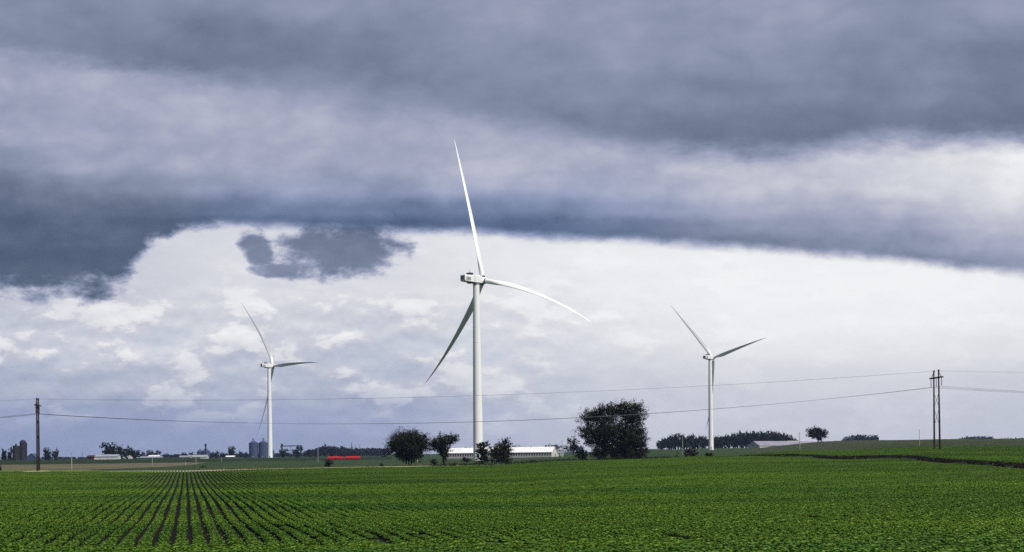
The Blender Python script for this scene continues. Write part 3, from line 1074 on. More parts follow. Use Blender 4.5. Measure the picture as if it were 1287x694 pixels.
far_tree(3, 447.5, 558.8, 5, 1950, 'middle dark narrow spruce in the blue tree line', None)
far_tree(3, 452, 558.5, 4.5, 1950, 'right-hand dark narrow spruce in the blue tree line', None)
# grove on the right: individual trees, nothing tells most of them apart
gprof = lambda x: np.interp(x, [827, 835, 855, 870, 885, 897, 915, 930, 945, 975, 990, 1000], [553, 548, 544, 545.5, 548, 548, 545.5, 542, 541, 541, 543.5, 551])
gx = []
for row, dd in enumerate((1560, 1600, 1650)):
    xs = np.arange(829 + row * 2.2, 1000, 6.6)
    for x in xs:
        x = x + random.uniform(-1.5, 1.5)
        y = float(gprof(x)) + random.uniform(-.5, 2.2) + (2 - row) * 1.2
        far_tree(random.choice([0, 1, 2, 1, 0]), x, y, random.uniform(8.5, 13), dd + random.uniform(-12, 12), 'dark tree in the long dense grove behind the right-hand turbine', 'trees of the long grove')
far_tree(3, 931, 539.6, 5, 1545, 'pointed dark tree standing above the grove roofline right of the tower', None)


# far woods that read as one mass
def wood(label, px0, px1, prof, d, n, wid, seed, sink=0.0):
    r = np.random.default_rng(seed)
    V, Fc, T = [], [], []
    o = 0
    for i in range(n):
        px = r.uniform(px0, px1)
        g = G(px, d + r.uniform(-40, 40))
        yt = float(np.interp(px, [a for a, b in prof], [b for a, b in prof])) + r.uniform(-.25, 1.1)
        top = EYE + ray(px, yt).z * d
        hh = max(top - g.z, 3.0)
        w = metres(wid, d) * r.uniform(.6, 1.3)
        v, f, t, c = crown_mesh([(0, 0, .5, .9, .8, .5)], w, hh, 16, 9, w * .2, int(r.integers(1e6)), .13)
        v[:, 2] = np.minimum(v[:, 2], hh * 1.02)
        V.append(v + np.array(g)); Fc.append(f + o); T.append(t)
        o += len(v)
    ob = np_mesh('distant_wood', np.concatenate(V), np.concatenate(Fc), M['leaf_far'], np.concatenate(T))
    tag(ob, label, 'wood', kind='stuff')


wood('long blue tree line on the horizon behind the red trailer', 384, 490, [(384, 567), (395, 564), (408, 561), (432, 562), (440, 564), (460, 562.8), (490, 563.5)], 2300, 230, 7, 71)
wood('low blue trees beyond the grain bins and conveyor', 205, 392, [(205, 571.5), (260, 570), (330, 570), (392, 568)], 2600, 150, 6, 72)
wood('blue trees on the horizon behind the white barn', 560, 735, [(560, 563.2), (585, 563.2), (588, 560), (592, 563), (640, 561), (650, 559), (662, 561), (680, 562), (687, 558), (697, 558), (704, 559.5), (714, 558.5), (735, 559)], 2300, 170, 5.5, 73)
wood('low blue wooded island behind the corn hill right of the lone tree', 1059, 1104, [(1059, 549.5), (1068, 547), (1075, 546), (1095, 546.5), (1103, 546.5), (1104, 550)], 2700, 130, 6, 74)
wood('blue wood on the horizon right of the H-frame, left of two', 1205, 1250, [(1205, 550.5), (1215, 548.3), (1245, 548.3), (1250, 551)], 3400, 110, 6, 75)
wood('faint blue trees on the horizon farthest right', 1254, 1292, [(1254, 551.5), (1265, 550), (1280, 549.8), (1292, 550.5)], 3600, 70, 5, 76)
wood('low bluish trees beyond the left farm', -10, 215, [(-10, 573.5), (40, 573.8), (110, 574.6), (175, 572), (215, 571)], 3000, 110, 5, 77)


# ------------------------------------------------------------------ buildings
def gable(mb_wall, mb_roof, L, W, he, hr, over=.3, th=.18):
    """long axis x; walls with gable ends, roof slabs set proud"""
    x, y = L / 2, W / 2
    mb_wall.add([(-x, -y, -.5), (x, -y, -.5), (x, y, -.5), (-x, y, -.5), (-x, -y, he), (x, -y, he), (x, y, he), (-x, y, he), (-x, 0, hr - .05), (x, 0, hr - .05)],
                [(0, 1, 5, 4), (2, 3, 7, 6), (1, 2, 6, 9, 5), (3, 0, 4, 8, 7), (0, 3, 2, 1)])
    sl = (hr - he) / y
    ye = y + over
    ze = he - sl * over
    for s in (-1, 1):
        a = [(-x - over, s * ye, ze + .03), (x + over, s * ye, ze + .03), (x + over, 0, hr + .03), (-x - over, 0, hr + .03)]
        b = [(p[0], p[1], p[2] + th) for p in a]
        mb_roof.add(a + b, [(0, 1, 2, 3), (7, 6, 5, 4), (0, 4, 5, 1), (1, 5, 6, 2), (2, 6, 7, 3), (3, 7, 4, 0)])


def shed(name, label, px, d, L, W, he, hr, wm, rm, rz=0.0, group=None, z=None, cat='farm shed'):
    l = G(px, d)
    if z is not None: l.z = z
    root = thing(name, l, label, cat, group, rz)
    a, b = MB(), MB()
    gable(a, b, L, W, he, hr)
    w = a.build('wall', M[wm], root)
    r = b.build('roof', M[rm], root)
    return root, w, r


# long white barn with a strip of windows
d = 880
l0, l1 = P(563, 575.8, 892), P(697, 575.2, 868)
bl = (l0 + l1) / 2
root = thing('long_barn', (bl.x, bl.y, float(H_uY(-14, 880))), 'long low white barn with a strip of dark windows behind the turbine tower', 'barn', None, math.atan2(l1.y - l0.y, l1.x - l0.x))
BL = (l1 - l0).length
a, b = MB(), MB()
gable(a, b, BL, 11.0, 3.55, 6.6)
wl = a.build('wall', M['barnwall'], root)
rf = b.build('roof', M['barnroof'], root)
for i in range(7):
    vt = MB()
    x = -BL / 2 + BL * (i + .5) / 7
    vt.lathe([(.3, 6.55), (.3, 7.0), (.42, 7.05), (.1, 7.25)], 10, (x, 0, 0))
    vt.build('roof_vent', M['galv'], rf, True)
nw = 42
wmesh = MB(); wmesh.box(-.52, .52, -.05, .05, 0, 1.35)
fmesh = MB()
for (x0, x1, z0, z1) in ((-.62, .62, 1.35, 1.45), (-.62, .62, -.1, 0), (-.62, -.52, 0, 1.35), (.52, .62, 0, 1.35)):
    fmesh.box(x0, x1, -.09, .05, z0, z1)
w0 = wmesh.build('window', M['glass'], root)
f0 = fmesh.build('frame', M['barnwall'], w0)
for i in range(nw):
    x = -BL / 2 + BL * (i + .5) / nw
    if i == 0:
        w = w0
    else:
        w = w0.copy(); COL.objects.link(w); w.parent = root
        f = f0.copy(); COL.objects.link(f); f.parent = w
    w.location = (x, -5.52, 1.65)
sk = MB(); sk.box(-BL / 2 - .03, BL / 2 + .03, -5.62, -5.503, -.4, 1.0)
sk.build('plinth', mat('concrete', (0.42, 0.40, 0.38), .85, (.6, (.30, .29, .28), .4, .7)), root)
dr = MB(); dr.box(-.06, .06, -1.3, 1.3, 0, 2.6)
do = dr.build('door', M['offwhite'], root); do.location = (BL / 2 + .05, 1.5, 0)

shed('farm_shed', 'small white shed against the right end of the long barn', 698.5, 885, 3.6, 4.0, 2.4, 3.3, 'barnwall', 'galv')


def bin_(name, label, px, d, r, he, hr, m, hz=0, group=None, rib=True, z=None, cap=True):
    l = G(px, d)
    if z is not None: l.z = z
    root = thing(name, l, label, 'grain bin', group)
    a = MB()
    prof = [(r, -.5), (r, .1)]
    if rib:
        nz = max(4, int(he / 1.1))
        for i in range(nz):
            z0 = .1 + (he - .1) * i / nz; z1 = .1 + (he - .1) * (i + 1) / nz
            prof += [(r, z0 + .02), (r, z1 - .10), (r + .05, z1 - .08), (r + .05, z1 - .02)]
    prof += [(r, he)]
    a.lathe(prof, 28)
    a.build('wall', M[m], root, True)
    b = MB()
    b.lathe([(r + .18, he + .005), (r + .18, he + .08), (r * .5, he + (hr - he) * .52), (.5, hr), (.45, hr + .01)], 28)
    rf = b.build('roof', M[m], root, True)
    if cap:
        c = MB(); c.lathe([(.48, hr - .05), (.48, hr + .4), (.6, hr + .42), (.3, hr + .65)], 14)
        c.build('cap', M['galv'], rf, True)
    dd = MB()
    dd.box(-.5, .5, -r - .12, -r + .1, .4, 2.4)
    dd.build('door', M['offwhite'], root)
    ld = MB()
    for s in (-.22, .22):
        ld.box(r * .7 + s - .03, r * .7 + s + .03, -r * .72 - .12, -r * .72 - .06, 0, he)
    for i in range(int(he / .5)):
        ld.box(r * .7 - .22, r * .7 + .22, -r * .72 - .11, -r * .72 - .07, .3 + i * .5, .34 + i * .5)
    ld.build('ladder', M['galv'], root)
    return root


bin_('feed_bin', 'small silver feed bin on the grass right of the long barn', 704.3, 900, 2.2, 3.9, 5.4, 'galv')

# left farm: silos and blue shed
def silo(label, px, ytop, d, r, m, dome):
    l = G(px, d)
    Hh = pxh(px, ytop, l)
    root = thing('silo', l, label, 'silo')
    a = MB()
    prof = [(r, -.5)]
    hh = Hh - (r * .95 if dome else 1.6)
    nz = int(hh / .75)
    for i in range(nz):
        z0, z1 = hh * i / nz, hh * (i + 1) / nz
        prof += [(r, z0 + .02), (r, z1 - .09), (r + .035, z1 - .08), (r + .035, z1 - .02)]
    prof += [(r, hh)]
    a.lathe(prof, 24)
    a.build('wall', M[m], root, True)
    b = MB()
    if dome:
        b.lathe([(r + .1, hh + .003)] + [(r * math.cos(t) + .02, hh + .05 + r * .9 * math.sin(t)) for t in np.linspace(0, 1.5, 9)], 24)
        b.build('dome', M['silogrey'], root, True)
    else:
        b.lathe([(r + .1, hh + .003), (r + .1, hh + .15), (.4, hh + .5), (.3, hh + .52)], 24)
        rr = b.build('roof', M[m], root, True)
        c = MB(); c.box(-.5, .5, -.5, .5, hh + .4, hh + 1.6)
        c.build('hatch', M['silodark'], rr)
    ch = MB()
    ch.box(r - .1, r + .7, -.45, .45, 0, hh)
    ch.build('chute', M[m], root)


silo('dark flat-topped silo among the trees of the left farm', 20.3, 558, 1090, 2.3, 'silodark', False)
silo('tall grey silo with domed top at the left farm', 29.1, 552.8, 1100, 2.35, 'silogrey', True)
r_, w_, f_ = shed('farm_shed', 'blue-grey gabled shed behind the left power pole', 41.5, 1080, 9, 6.6, 4.2, 6.9, 'bluesteel', 'bluesteel', math.radians(90))
dd = MB(); dd.box(-4.62 + 1.2, -3.3 + 1.3, -.0, .0 + .05, 0, 2.2)
r_, w_, f_ = shed('farm_shed', 'long white shed with low roof in front of the dark trees', 134.5, 1000, 17.2, 8, 4.0, 5.3, 'barnwall', 'galv')
q = MB(); q.lathe([(.35, 5.2), (.35, 6.0), (.5, 6.05), (.1, 6.4)], 10, (-2.5, 0, 0)); q.build('roof_vent', M['galv'], f_, True)
r_, w_, f_ = shed('farm_shed', 'small red-brown lean shed at the left end of the white shed', 115.3, 998, 4.6, 6, 3.9, 4.9, 'redbrown', 'redbrown')
q = MB(); q.box(-1.1, 1.1, -3.08, -2.98, 0, 2.2); q.build('door', M['darkgrey'], r_)
shed('farmhouse', 'pale little farmhouse half hidden by the dark trees', 163, 1140, 4.5, 7, 3.6, 6.6, 'barnwall', 'bluesteel', math.radians(90), cat='house')
r_, w_, f_ = shed('farm_shed', 'very long low shed with pale roof beyond the dark tree row', 180, 1320, 36, 9, 2.6, 3.6, 'bluesteel', 'galv')
r_, w_, f_ = shed('farm_shed', 'raised pale roof at the right end of the very long low shed', 194.5, 1350, 10, 9, 3.7, 4.7, 'barnwall', 'barnroof')
shed('farm_shed', 'long pale shed with light roof under the domed grain bins', 249, 1400, 19, 9, 2.6, 4.5, 'barnwall', 'galv')
shed('farm_shed', 'grey low shed left of the long pale shed', 233.5, 1390, 10.5, 9, 2.6, 4.0, 'barnwall', 'mauve')
shed('farm_shed', 'small flat white roof under the squarish dark tree', 290, 1300, 7.6, 8, 2.4, 3.4, 'bluesteel', 'barnroof')
bin_('grain_bin', 'blue-grey grain bin, left of the domed pair', 251.8, 1700, 3.9, 8.6, 11.8, 'bluesteel')
bin_('grain_bin', 'blue-grey grain bin with spout, right of the domed pair', 258.9, 1695, 4.7, 9.0, 13.0, 'bluesteel')
l = G(258.6, 1680)
root = thing('grain_spout', l, 'dark grain spout head rising over the domed grain bins', 'grain elevator')
q = MB(); q.box(-.7, .7, -.7, .7, -.5, 15.2); q.build('leg', M['silodark'], root)
q = MB(); q.loft([[(-1.2, -1, 15.2), (1.2, -1, 15.2), (1.2, 1, 15.2), (-1.2, 1, 15.2)], [(-1.1, -1, 17.0), (1.1, -1, 17.0), (1.1, 1, 17.0), (-1.1, 1, 17.0)], [(-.4, -.4, 18.0), (.4, -.4, 18.0), (.4, .4, 18.0), (-.4, .4, 18.0)]]); q.build('head', M['silodark'], root)

# big bins with catwalk
bw = 6.5
for px, lab in ((318.9, 'big blue-grey grain bin left of the turbine tower, left of the pair'), (331.0, 'big blue-grey grain bin touching the turbine tower')):
    bin_('grain_bin', lab, px, 2000, bw, 20.6, 24.6, 'bluesteel', group='big grain bins')
bin_('grain_bin', 'narrow dark bin peeping out right of the turbine tower', 342.6, 2005, 2.6, 9.5, 12.0, 'bluesteel')
g = G(325, 2000)
root = thing('catwalk', (g.x, g.y, g.z), 'catwalk bridging the tops of the two big grain bins', 'catwalk')
q = MB(); q.box(-9, 11, -.7, .7, 25.35, 25.6); q.build('deck', M['galv'], root)
for s in (-.68, .68):
    q = MB(); q.box(-9, 11, s - .05, s + .05, 26.6, 26.7)
    for i in range(9): q.box(-8.9 + i * 2.45, -8.8 + i * 2.45, s - .05, s + .05, 25.6, 26.6)
    q.build('railing', M['galv'], root)
q = MB(); q.box(-8.2, -6.6, -.8, .8, 25.6, 27.0); q.box(5.9, 7.5, -.8, .8, 25.6, 27.4); q.build('conveyor_head', M['silodark'], root)
# elevator with conveyor
g = G(354.5, 1950)
root = thing('grain_elevator', g, 'dark grain elevator with a long level conveyor above round trees', 'grain elevator')
q = MB(); q.box(-.9, .9, -.9, .9, -.5, 17); q.build('leg', M['silodark'], root)
q = MB(); q.box(-1.4, 1.4, -1.2, 1.2, 15.4, 18.6); q.box(-1.9, -1.4, -1, 1, 13.5, 15.8); q.build('head', M['silodark'], root)
q = MB(); q.box(1.4, 26, -.6, .6, 14.9, 16.3); q.build('conveyor', M['bluesteel'], root)
q = MB()
q.loft([[(24.6, -.9, 16.6), (27.4, -.9, 16.6), (27.4, .9, 16.6), (24.6, .9, 16.6)], [(24.8, -.8, 14.0), (28.0, -.8, 14.0), (28.0, .8, 14.0), (24.8, .8, 14.0)], [(26.4, -.4, 11.0), (27.8, -.4, 11.0), (27.8, .4, 11.0), (26.4, .4, 11.0)]][::-1])
q.build('spout', M['bluesteel'], root)
for x in (12.0, 25.5):
    q = MB(); q.bar((x - .9, 0, -.5), (x - .2, 0, 14.9), .25, .25); q.bar((x + .9, 0, -.5), (x + .2, 0, 14.9), .25, .25)
    q.build('support', M['silodark'], root)

# red farm trailer (two red hoppers on one frame)
d = 860
l = G(432, d)
l.z = EYE + ray(432, 578.4).z * d
l.z = max(l.z, float(H_uY(l.x * F / d, d)))
root = thing('farm_trailer', l, 'long low bright red farm trailer with two hoppers parked by the corn', 'trailer', None, math.radians(2))
LT = metres(41, d)
def hopper(x0, x1, sl0, sl1):
    q = MB()
    rings = []
    for x, s in ((x0, .55), (x0 + .5, .9), (x0 + 1.0, 1.0), (x1 - 1.0, 1.0), (x1 - .5, .9), (x1, .55)):
        t = 1.05 + 1.15 * s
        rings.append([(x, -1.1, .75 + .2 * (1 - s)), (x, 1.1, .75 + .2 * (1 - s)), (x, 1.25, 1.2), (x, 1.25, t - .25), (x, .7, t), (x, -.7, t), (x, -1.25, t - .25), (x, -1.25, 1.2)])
    q.loft(rings)
    return q
hopper(-LT / 2, -.6, 0, 0).build('hopper', M['red'], root)
hopper(.9, LT / 2, 0, 0).build('hopper', M['red'], root)
q = MB(); q.box(-LT / 2 + .4, LT / 2 - .4, -.5, .5, .55, .74); q.build('frame', M['darkgrey'], root)
q = MB(); q.bar((-.6, -1.1, 2.0), (1.2, -1.1, .9), .18, .25); q.build('auger', M['red'], root)
for x in (-LT / 2 + 2.2, -LT / 2 + 3.6, LT / 2 - 3.6, LT / 2 - 2.2):
    for y in (-1.05, 1.05):
        q = MB()
        n = 18
        R1 = [[(x + .5 * rr * math.cos(2 * math.pi * j / n), y + yy, .5 + .5 * rr * math.sin(2 * math.pi * j / n)) for j in range(n)] for rr, yy in ((.5, -.16), (.92, -.16), (1, -.1), (1, .1), (.92, .16), (.5, .16))]
        q.loft(R1)
        q.build('wheel', M['darkgrey'], root, True)

# long mauve shed on the right
d = 1040
l0, l1 = P(947, 563.0, 1000), P(1028, 559.5, 1085)
mid = (l0 + l1) / 2
root = thing('long_shed', (mid.x, mid.y, min(l0.z, l1.z) - .2), 'long low mauve-roofed shed with white gable in front of the grove', 'farm shed', None, math.atan2(l1.y - l0.y, l1.x - l0.x))
a, b = MB(), MB()
gable(a, b, (l1 - l0).length, 9.5, 1.6, 4.7)
wl = a.build('wall', M['barnwall'], root); b.build('roof', M['mauve'], root)
q = MB(); q.box(-.06, .06, -1.5, 1.5, 0, 2.3); o = q.build('door', M['offwhite'], root); o.location = (-(l1 - l0).length / 2 - .05, 1, .3)
q = MB(); q.box(.0, (l1 - l0).length / 2, -.35, .35, 4.75, 5.0); q.build('ridge_vent', M['barnroof'], root)


# ------------------------------------------------------------------ sky
def build_world():
    w = bpy.data.worlds.new('World')
    scene.world = w
    w.use_nodes = True
    nt = w.node_tree
    nt.nodes.clear()
    L = nt.links.new

    class S:
        def __init__(s, o): s.o = o
        def __add__(a, b): return mth('ADD', a, b)
        def __sub__(a, b): return mth('SUBTRACT', a, b)
        def __mul__(a, b): return mth('MULTIPLY', a, b)
        def __truediv__(a, b): return mth('DIVIDE', a, b)

    def put(sock, v):
        if isinstance(v, S): L(v.o, sock)
        else: sock.default_value = v

    def mth(op, a, b=None, c=None):
        n = nt.nodes.new('ShaderNodeMath'); n.operation = op
        put(n.inputs[0], a)
        if b is not None: put(n.inputs[1], b)
        if c is not None: put(n.inputs[2], c)
        return S(n.outputs[0])

    def mr(x, a, b, lo=0.0, hi=1.0, smooth=True):
        n = nt.nodes.new('ShaderNodeMapRange')
        n.interpolation_type = 'SMOOTHSTEP' if smooth else 'LINEAR'
        put(n.inputs[0], x); put(n.inputs[1], a); put(n.inputs[2], b); put(n.inputs[3], lo); put(n.inputs[4], hi)
        return S(n.outputs[0])

    def mix(a, b, t):
        n = nt.nodes.new('ShaderNodeMix'); n.data_type = 'FLOAT'
        put(n.inputs[0], t); put(n.inputs[2], a); put(n.inputs[3], b)
        return S(n.outputs[0])

    def vec(x, y, z=0.0):
        n = nt.nodes.new('ShaderNodeCombineXYZ')
        put(n.inputs[0], x); put(n.inputs[1], y); put(n.inputs[2], z)
        return n.outputs[0]

    def noise(x, y, sx, sy, detail=5, rough=.55, z=0.0, dist=0.0):
        n = nt.nodes.new('ShaderNodeTexNoise'); n.noise_dimensions = '3D'
        n.inputs['Scale'].default_value = 1.0
        n.inputs['Detail'].default_value = detail
        n.inputs['Roughness'].default_value = rough
        n.inputs['Distortion'].default_value = dist
        L(vec(x * (1 / sx), y * (1 / sy), z), n.inputs['Vector'])
        return S(n.outputs[0]) - 0.5

    def curve(x, pts):
        n = nt.nodes.new('ShaderNodeFloatCurve')
        cm = n.mapping; cv = cm.curves[0]
        pts = [(a / 1287.0, b / 700.0) for a, b in pts]
        cv.points[0].location = pts[0]; cv.points[1].location = pts[-1]
        for p in pts[1:-1]: cv.points.new(*p)
        cm.update()
        put(n.inputs['Value'], x)
        return S(n.outputs[0]) * 700.0

    def ramp(x, stops, interp='EASE'):
        n = nt.nodes.new('ShaderNodeValToRGB')
        e = n.color_ramp.elements
        n.color_ramp.interpolation = interp
        while len(e) < len(stops): e.new(.5)
        for el, (p, c) in zip(e, stops):
            el.position = p
            el.color = (*c, 1) if hasattr(c, '__len__') else (c, c, c, 1)
        put(n.inputs[0], x)
        return n.outputs[0]

    def grid(x01, y, rows):
        out = None
        ys = [r[0] for r in rows]
        for i, (yy, vals) in enumerate(rows):
            st = [(j / (len(vals) - 1), v / 255.0) for j, v in enumerate(vals)]
            n = S(ramp(x01, st))
            out = n if out is None else mix(out, n, mr(y, ys[i - 1], yy))
        return out

    tc = nt.nodes.new('ShaderNodeTexCoord')
    sp = nt.nodes.new('ShaderNodeSeparateXYZ')
    L(tc.outputs['Generated'], sp.inputs[0])
    dx, dy, dz = (S(o) for o in sp.outputs)
    ay = mth('MAXIMUM', mth('ABSOLUTE', dy), 0.22)
    u = dx / ay * F
    v = dz / ay * F
    px = u * CR - v * SR + CX
    py = u * (-SR) - v * CR + HY
    px = mth('PINGPONG', px, 1287.0)
    # domain warp
    n1 = noise(px, py, 210, 110, 4, .55, 1.0)
    n2 = noise(px, py, 210, 110, 4, .55, 7.0)
    f1 = noise(px, py, 46, 30, 5, .6, 3.0)
    f2 = noise(px, py, 46, 30, 5, .6, 9.0)
    wx = px + n1 * 70.0 + f1 * 22.0
    wy = py + n2 * 42.0 + f2 * 16.0
    x01 = wx / 1287.0
    ex = px / 1287.0
    # edges (photo-free heights above the horizon expressed on the same angular scale)
    e1 = curve(ex, [(0, 365), (100, 366), (150, 358), (172, 330), (196, 303), (240, 285), (300, 283), (400, 287), (500, 290), (600, 293), (700, 299), (800, 303), (900, 310), (1000, 317), (1080, 323), (1150, 330), (1220, 338), (1287, 346)])
    e2 = curve(ex, [(0, 62), (80, 72), (130, 80), (250, 96), (400, 108), (500, 122), (600, 138), (690, 158), (760, 176), (850, 187), (930, 194), (1000, 192), (1060, 182), (1120, 178), (1200, 178), (1287, 174)])
    back = grid(x01, wy, [
        (285, [215, 214, 216, 220, 224, 227, 230, 232, 233]),
        (325, [212, 208, 222, 218, 226, 230, 233, 235, 236]),
        (365, [206, 206, 220, 217, 222, 230, 236, 237, 234]),
        (400, [200, 214, 217, 210, 215, 224, 233, 233, 229]),
        (440, [206, 212, 206, 203, 214, 221, 231, 228, 222]),
        (480, [184, 192, 196, 192, 208, 213, 220, 219, 214]),
        (520, [168, 170, 176, 178, 200, 208, 212, 211, 207]),
        (560, [163, 163, 165, 170, 195, 205, 208, 207, 204])])
    # cumulus relief in the far sky, stronger on the left
    cu = noise(px + f1 * 14.0, py, 88, 46, 9, .56, 21.0)
    cu_s = noise(px + f1 * 14.0, py - 10.0, 88, 46, 9, .56, 21.0)
    cuf = mr(cu, .02, .10)
    relief = (cuf - 0.35) * 0.085 + (cu - cu_s) * .34
    lowl = mr(px, 1000.0, 420.0) * mr(py, 330.0, 410.0) * mr(py, 550.0, 490.0)
    back = back + relief * (lowl * 0.85 + .15) + lowl * .025 + noise(px, py, 60, 22, 6, .6, 31.0) * .05
    mid = grid(x01, wy, [
        (60, [160, 150, 140, 140, 150, 150, 150, 145, 140]),
        (95, [166, 166, 150, 142, 150, 150, 150, 150, 150]),
        (130, [160, 172, 165, 158, 150, 150, 160, 170, 180]),
        (165, [160, 170, 172, 168, 168, 165, 185, 195, 215]),
        (200, [142, 160, 166, 164, 174, 178, 186, 204, 226]),
        (235, [112, 138, 156, 158, 164, 172, 188, 200, 214]),
        (262, [102, 112, 124, 122, 134, 152, 172, 182, 205]),
        (284, [97, 98, 104, 96, 106, 122, 152, 165, 190]),
        (305, [95, 96, 100, 100, 104, 112, 128, 148, 176]),
        (335, [92, 95, 100, 100, 104, 112, 116, 122, 150])])
    mid = mid + noise(px, py, 110, 62, 6, .5, 41.0) * .20 + (mth('ABSOLUTE', noise(px + f1 * 20.0, py, 72, 46, 5, .5, 45.0)) - .10) * .20
    top = grid(x01, wy, [
        (0, [140, 140, 142, 147, 153, 150, 152, 146, 150]),
        (40, [130, 128, 128, 133, 148, 150, 146, 140, 140]),
        (75, [132, 126, 124, 128, 144, 148, 138, 136, 130]),
        (115, [150, 134, 128, 124, 140, 138, 128, 128, 120]),
        (155, [150, 140, 134, 130, 132, 126, 118, 122, 112]),
        (185, [150, 150, 146, 140, 136, 122, 112, 116, 110])])
    top = top + noise(px, py, 150, 80, 6, .5, 51.0) * .19 + (mth('ABSOLUTE', noise(px + f1 * 20.0, py, 90, 54, 5, .5, 55.0)) - .10) * .14
    ed = noise(px, py, 34, 20, 7, .6, 61.0)
    ed2 = noise(px, py, 90, 40, 6, .6, 63.0)
    soft2 = mr(px, 200.0, 420.0, 17.0, 34.0) - mr(px, 500.0, 800.0, 0.0, 9.0)
    d2 = py - e2 + ed * mr(px, 300.0, 800.0, 34.0, 18.0) + ed2 * 46.0
    m2 = mr(d2 / soft2, -1.0, 1.0)
    up = mix(top, mid, m2)
    up = (up - .55) * 1.08 + .565
    left_rag = mr(px, 330.0, 130.0)
    d1 = py - e1 + ed * (left_rag * 58.0 + 15.0) + ed2 * (left_rag * 62.0 + 8.0)
    m1 = mr(d1, mr(px, 260.0, 120.0, -11.0, -22.0), mr(px, 260.0, 120.0, 9.0, 15.0))
    Lm = mix(up, back, m1)
    # the torn dark scrap under the band
    def ell(cx, cy, rx, ry, sk=0.0):
        return mth('POWER', (px - cx + (py - cy) * sk) / rx, 2.0) + mth('POWER', (py - cy) / ry, 2.0)
    ra = ell(424.0, 316.0, 68.0, 31.0, .2)
    rb = ell(322.0, 309.0, 19.0, 25.0, -.4)
    rc = ell(352.0, 339.0, 36.0, 9.0)
    sc = mth('MINIMUM', mth('MINIMUM', ra, rb + .3), rc + .55) + ed * 3.4 + ed2 * 2.4 + f1 * 1.4
    ms = mr(sc, 1.95, .5)
    scl = mr(py, 290.0, 345.0, .41, .46) + ed * .16 + mr(px, 440.0, 330.0) * .05
    Lm = mix(Lm, scl, ms * .9)
    Lm = Lm + mr(py, 270.0, 330.0) * mr(py, 480.0, 400.0) * mr(px, 300.0, 800.0) * m1 * .045
    # unseen sky overhead and behind the viewer, darkened to cut the ambient light
    Lm = mix(Lm, mth('MINIMUM', Lm, .34), mr(py, -60.0, -700.0))
    Lm = mix(Lm, mth('MINIMUM', Lm, .55), mr(dy, .25, -.25))
    Lm = mth('MAXIMUM', mth('MINIMUM', Lm, .97), .25)
    colr = [(0.25, (58, 68, 94)), (0.36, (80, 92, 116)), (0.42, (95, 107, 131)), (0.5, (117, 127, 150)), (0.58, (140, 148, 172)), (0.66, (163, 168, 191)),
            (0.74, (188, 190, 206)), (0.82, (211, 213, 221)), (0.9, (233, 233, 236)), (0.97, (249, 249, 249))]
    col = ramp(Lm, [(p, tuple(10.0 * 0.1 * k for k in lin(c))) for p, c in colr], 'LINEAR')
    blue = mr(py, 205.0, 285.0) * mr(py, 420.0, 300.0) * mr(px, 170.0, 330.0) * mr(px, 1000.0, 620.0) * (mth('SUBTRACT', 1.0, m1)) * .75 + mr(py, 470.0, 555.0) * mr(px, 900.0, 300.0) * .5 + mr(py, 390.0, 470.0) * mr(py, 560.0, 500.0) * mr(px, 900.0, 500.0) * mr(cu, .06, -.06) * .25
    mb_ = nt.nodes.new('ShaderNodeMix'); mb_.data_type = 'RGBA'; mb_.blend_type = 'MULTIPLY'
    put(mb_.inputs[0], blue)
    L(col, mb_.inputs[6]); mb_.inputs[7].default_value = (0.80, 0.94, 1.14, 1)
    col = mb_.outputs[2]
    # scale the cloud colours to the physical brightness of the sky model (strength 0.1)
    vm = nt.nodes.new('ShaderNodeVectorMath'); vm.operation = 'SCALE'
    L(col, vm.inputs[0]); vm.inputs['Scale'].default_value = 10.0
    sky = nt.nodes.new('ShaderNodeTexSky')
    sky.sky_type = 'NISHITA'
    sky.sun_disc = False
    sky.sun_elevation = SUN_EL
    sky.sun_rotation = SUN_AZ
    mc = nt.nodes.new('ShaderNodeMix'); mc.data_type = 'RGBA'
    cov = mix(0.97, 0.86, lowl * mr(cu, .05, -.1))
    put(mc.inputs[0], cov)
    L(sky.outputs[0], mc.inputs[6]); L(vm.outputs[0], mc.inputs[7])
    bg = nt.nodes.new('ShaderNodeBackground')
    bg.inputs['Strength'].default_value = 0.1
    L(mc.outputs[2], bg.inputs['Color'])
    out = nt.nodes.new('ShaderNodeOutputWorld')
    L(bg.outputs[0], out.inputs['Surface'])
    w.cycles.sampling_method = 'MANUAL'
    w.cycles.sample_map_resolution = 512


SUN_AZ = math.radians(133)      # clockwise from the view direction
SUN_EL = math.radians(54)
build_world()
sd = Vector((math.sin(SUN_AZ) * math.cos(SUN_EL), math.cos(SUN_AZ) * math.cos(SUN_EL), math.sin(SUN_EL)))
sun = bpy.data.lights.new('sun', 'SUN')
sun.energy = 4.95
sun.angle = math.radians(0.5)
sun.color = (1.0, 0.96, 0.90)
so = bpy.data.objects.new('sun', sun)
COL.objects.link(so)
so.rotation_euler = sd.to_track_quat('Z', 'Y').to_euler()
so.location = (0, 0, 300)

# ------------------------------------------------------------------ haze
hz = MB()
hz.box(-5400, 5400, -5400, 5400, -3.0, 170.0)
hm = bpy.data.materials.new('haze')
hm.use_nodes = True
nt = hm.node_tree
nt.nodes.clear()
pvn = nt.nodes.new('ShaderNodeVolumePrincipled')
pvn.inputs['Color'].default_value = (0.42, 0.58, 1.0, 1)
pvn.inputs['Density'].default_value = 0.000045
pvn.inputs['Anisotropy'].default_value = 0.0
mo = nt.nodes.new('ShaderNodeOutputMaterial')
nt.links.new(pvn.outputs[0], mo.inputs['Volume'])
ho = hz.build('haze', hm)
tag(ho, 'thin bluish haze over the whole plain', 'haze', kind='stuff')

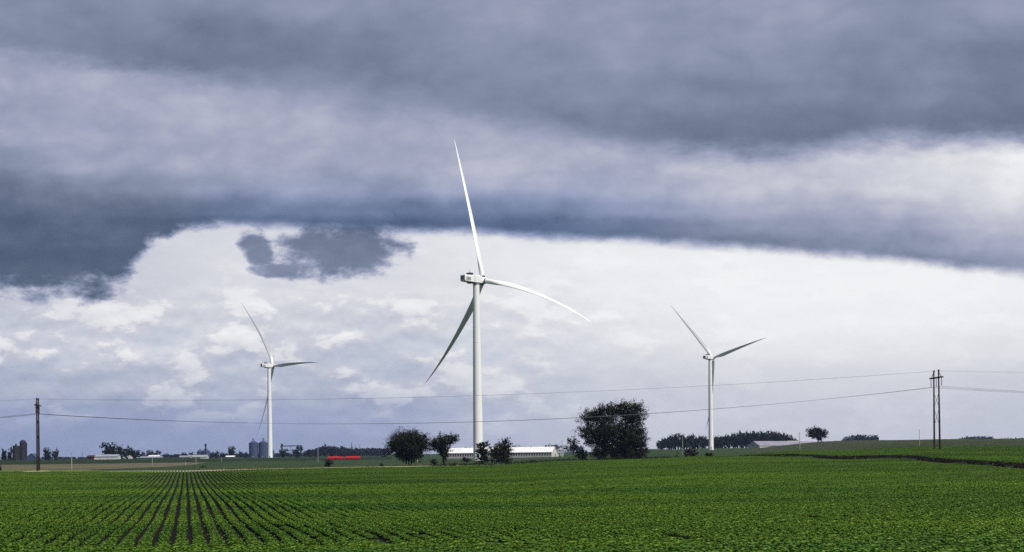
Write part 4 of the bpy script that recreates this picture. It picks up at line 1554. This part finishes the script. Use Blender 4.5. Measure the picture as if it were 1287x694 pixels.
# ------------------------------------------------------------------ render settings
vs = scene.view_settings
scene.display_settings.display_device = 'sRGB'
vs.view_transform = 'Standard'
vs.look = 'None'
vs.exposure = 0.0
vs.gamma = 1.0
vs.use_curve_mapping = False
scene.render.engine = 'CYCLES'
scene.cycles.max_bounces = 6
scene.cycles.diffuse_bounces = 3
scene.cycles.volume_bounces = 0
scene.cycles.transparent_max_bounces = 8
scene.cycles.use_denoising = False
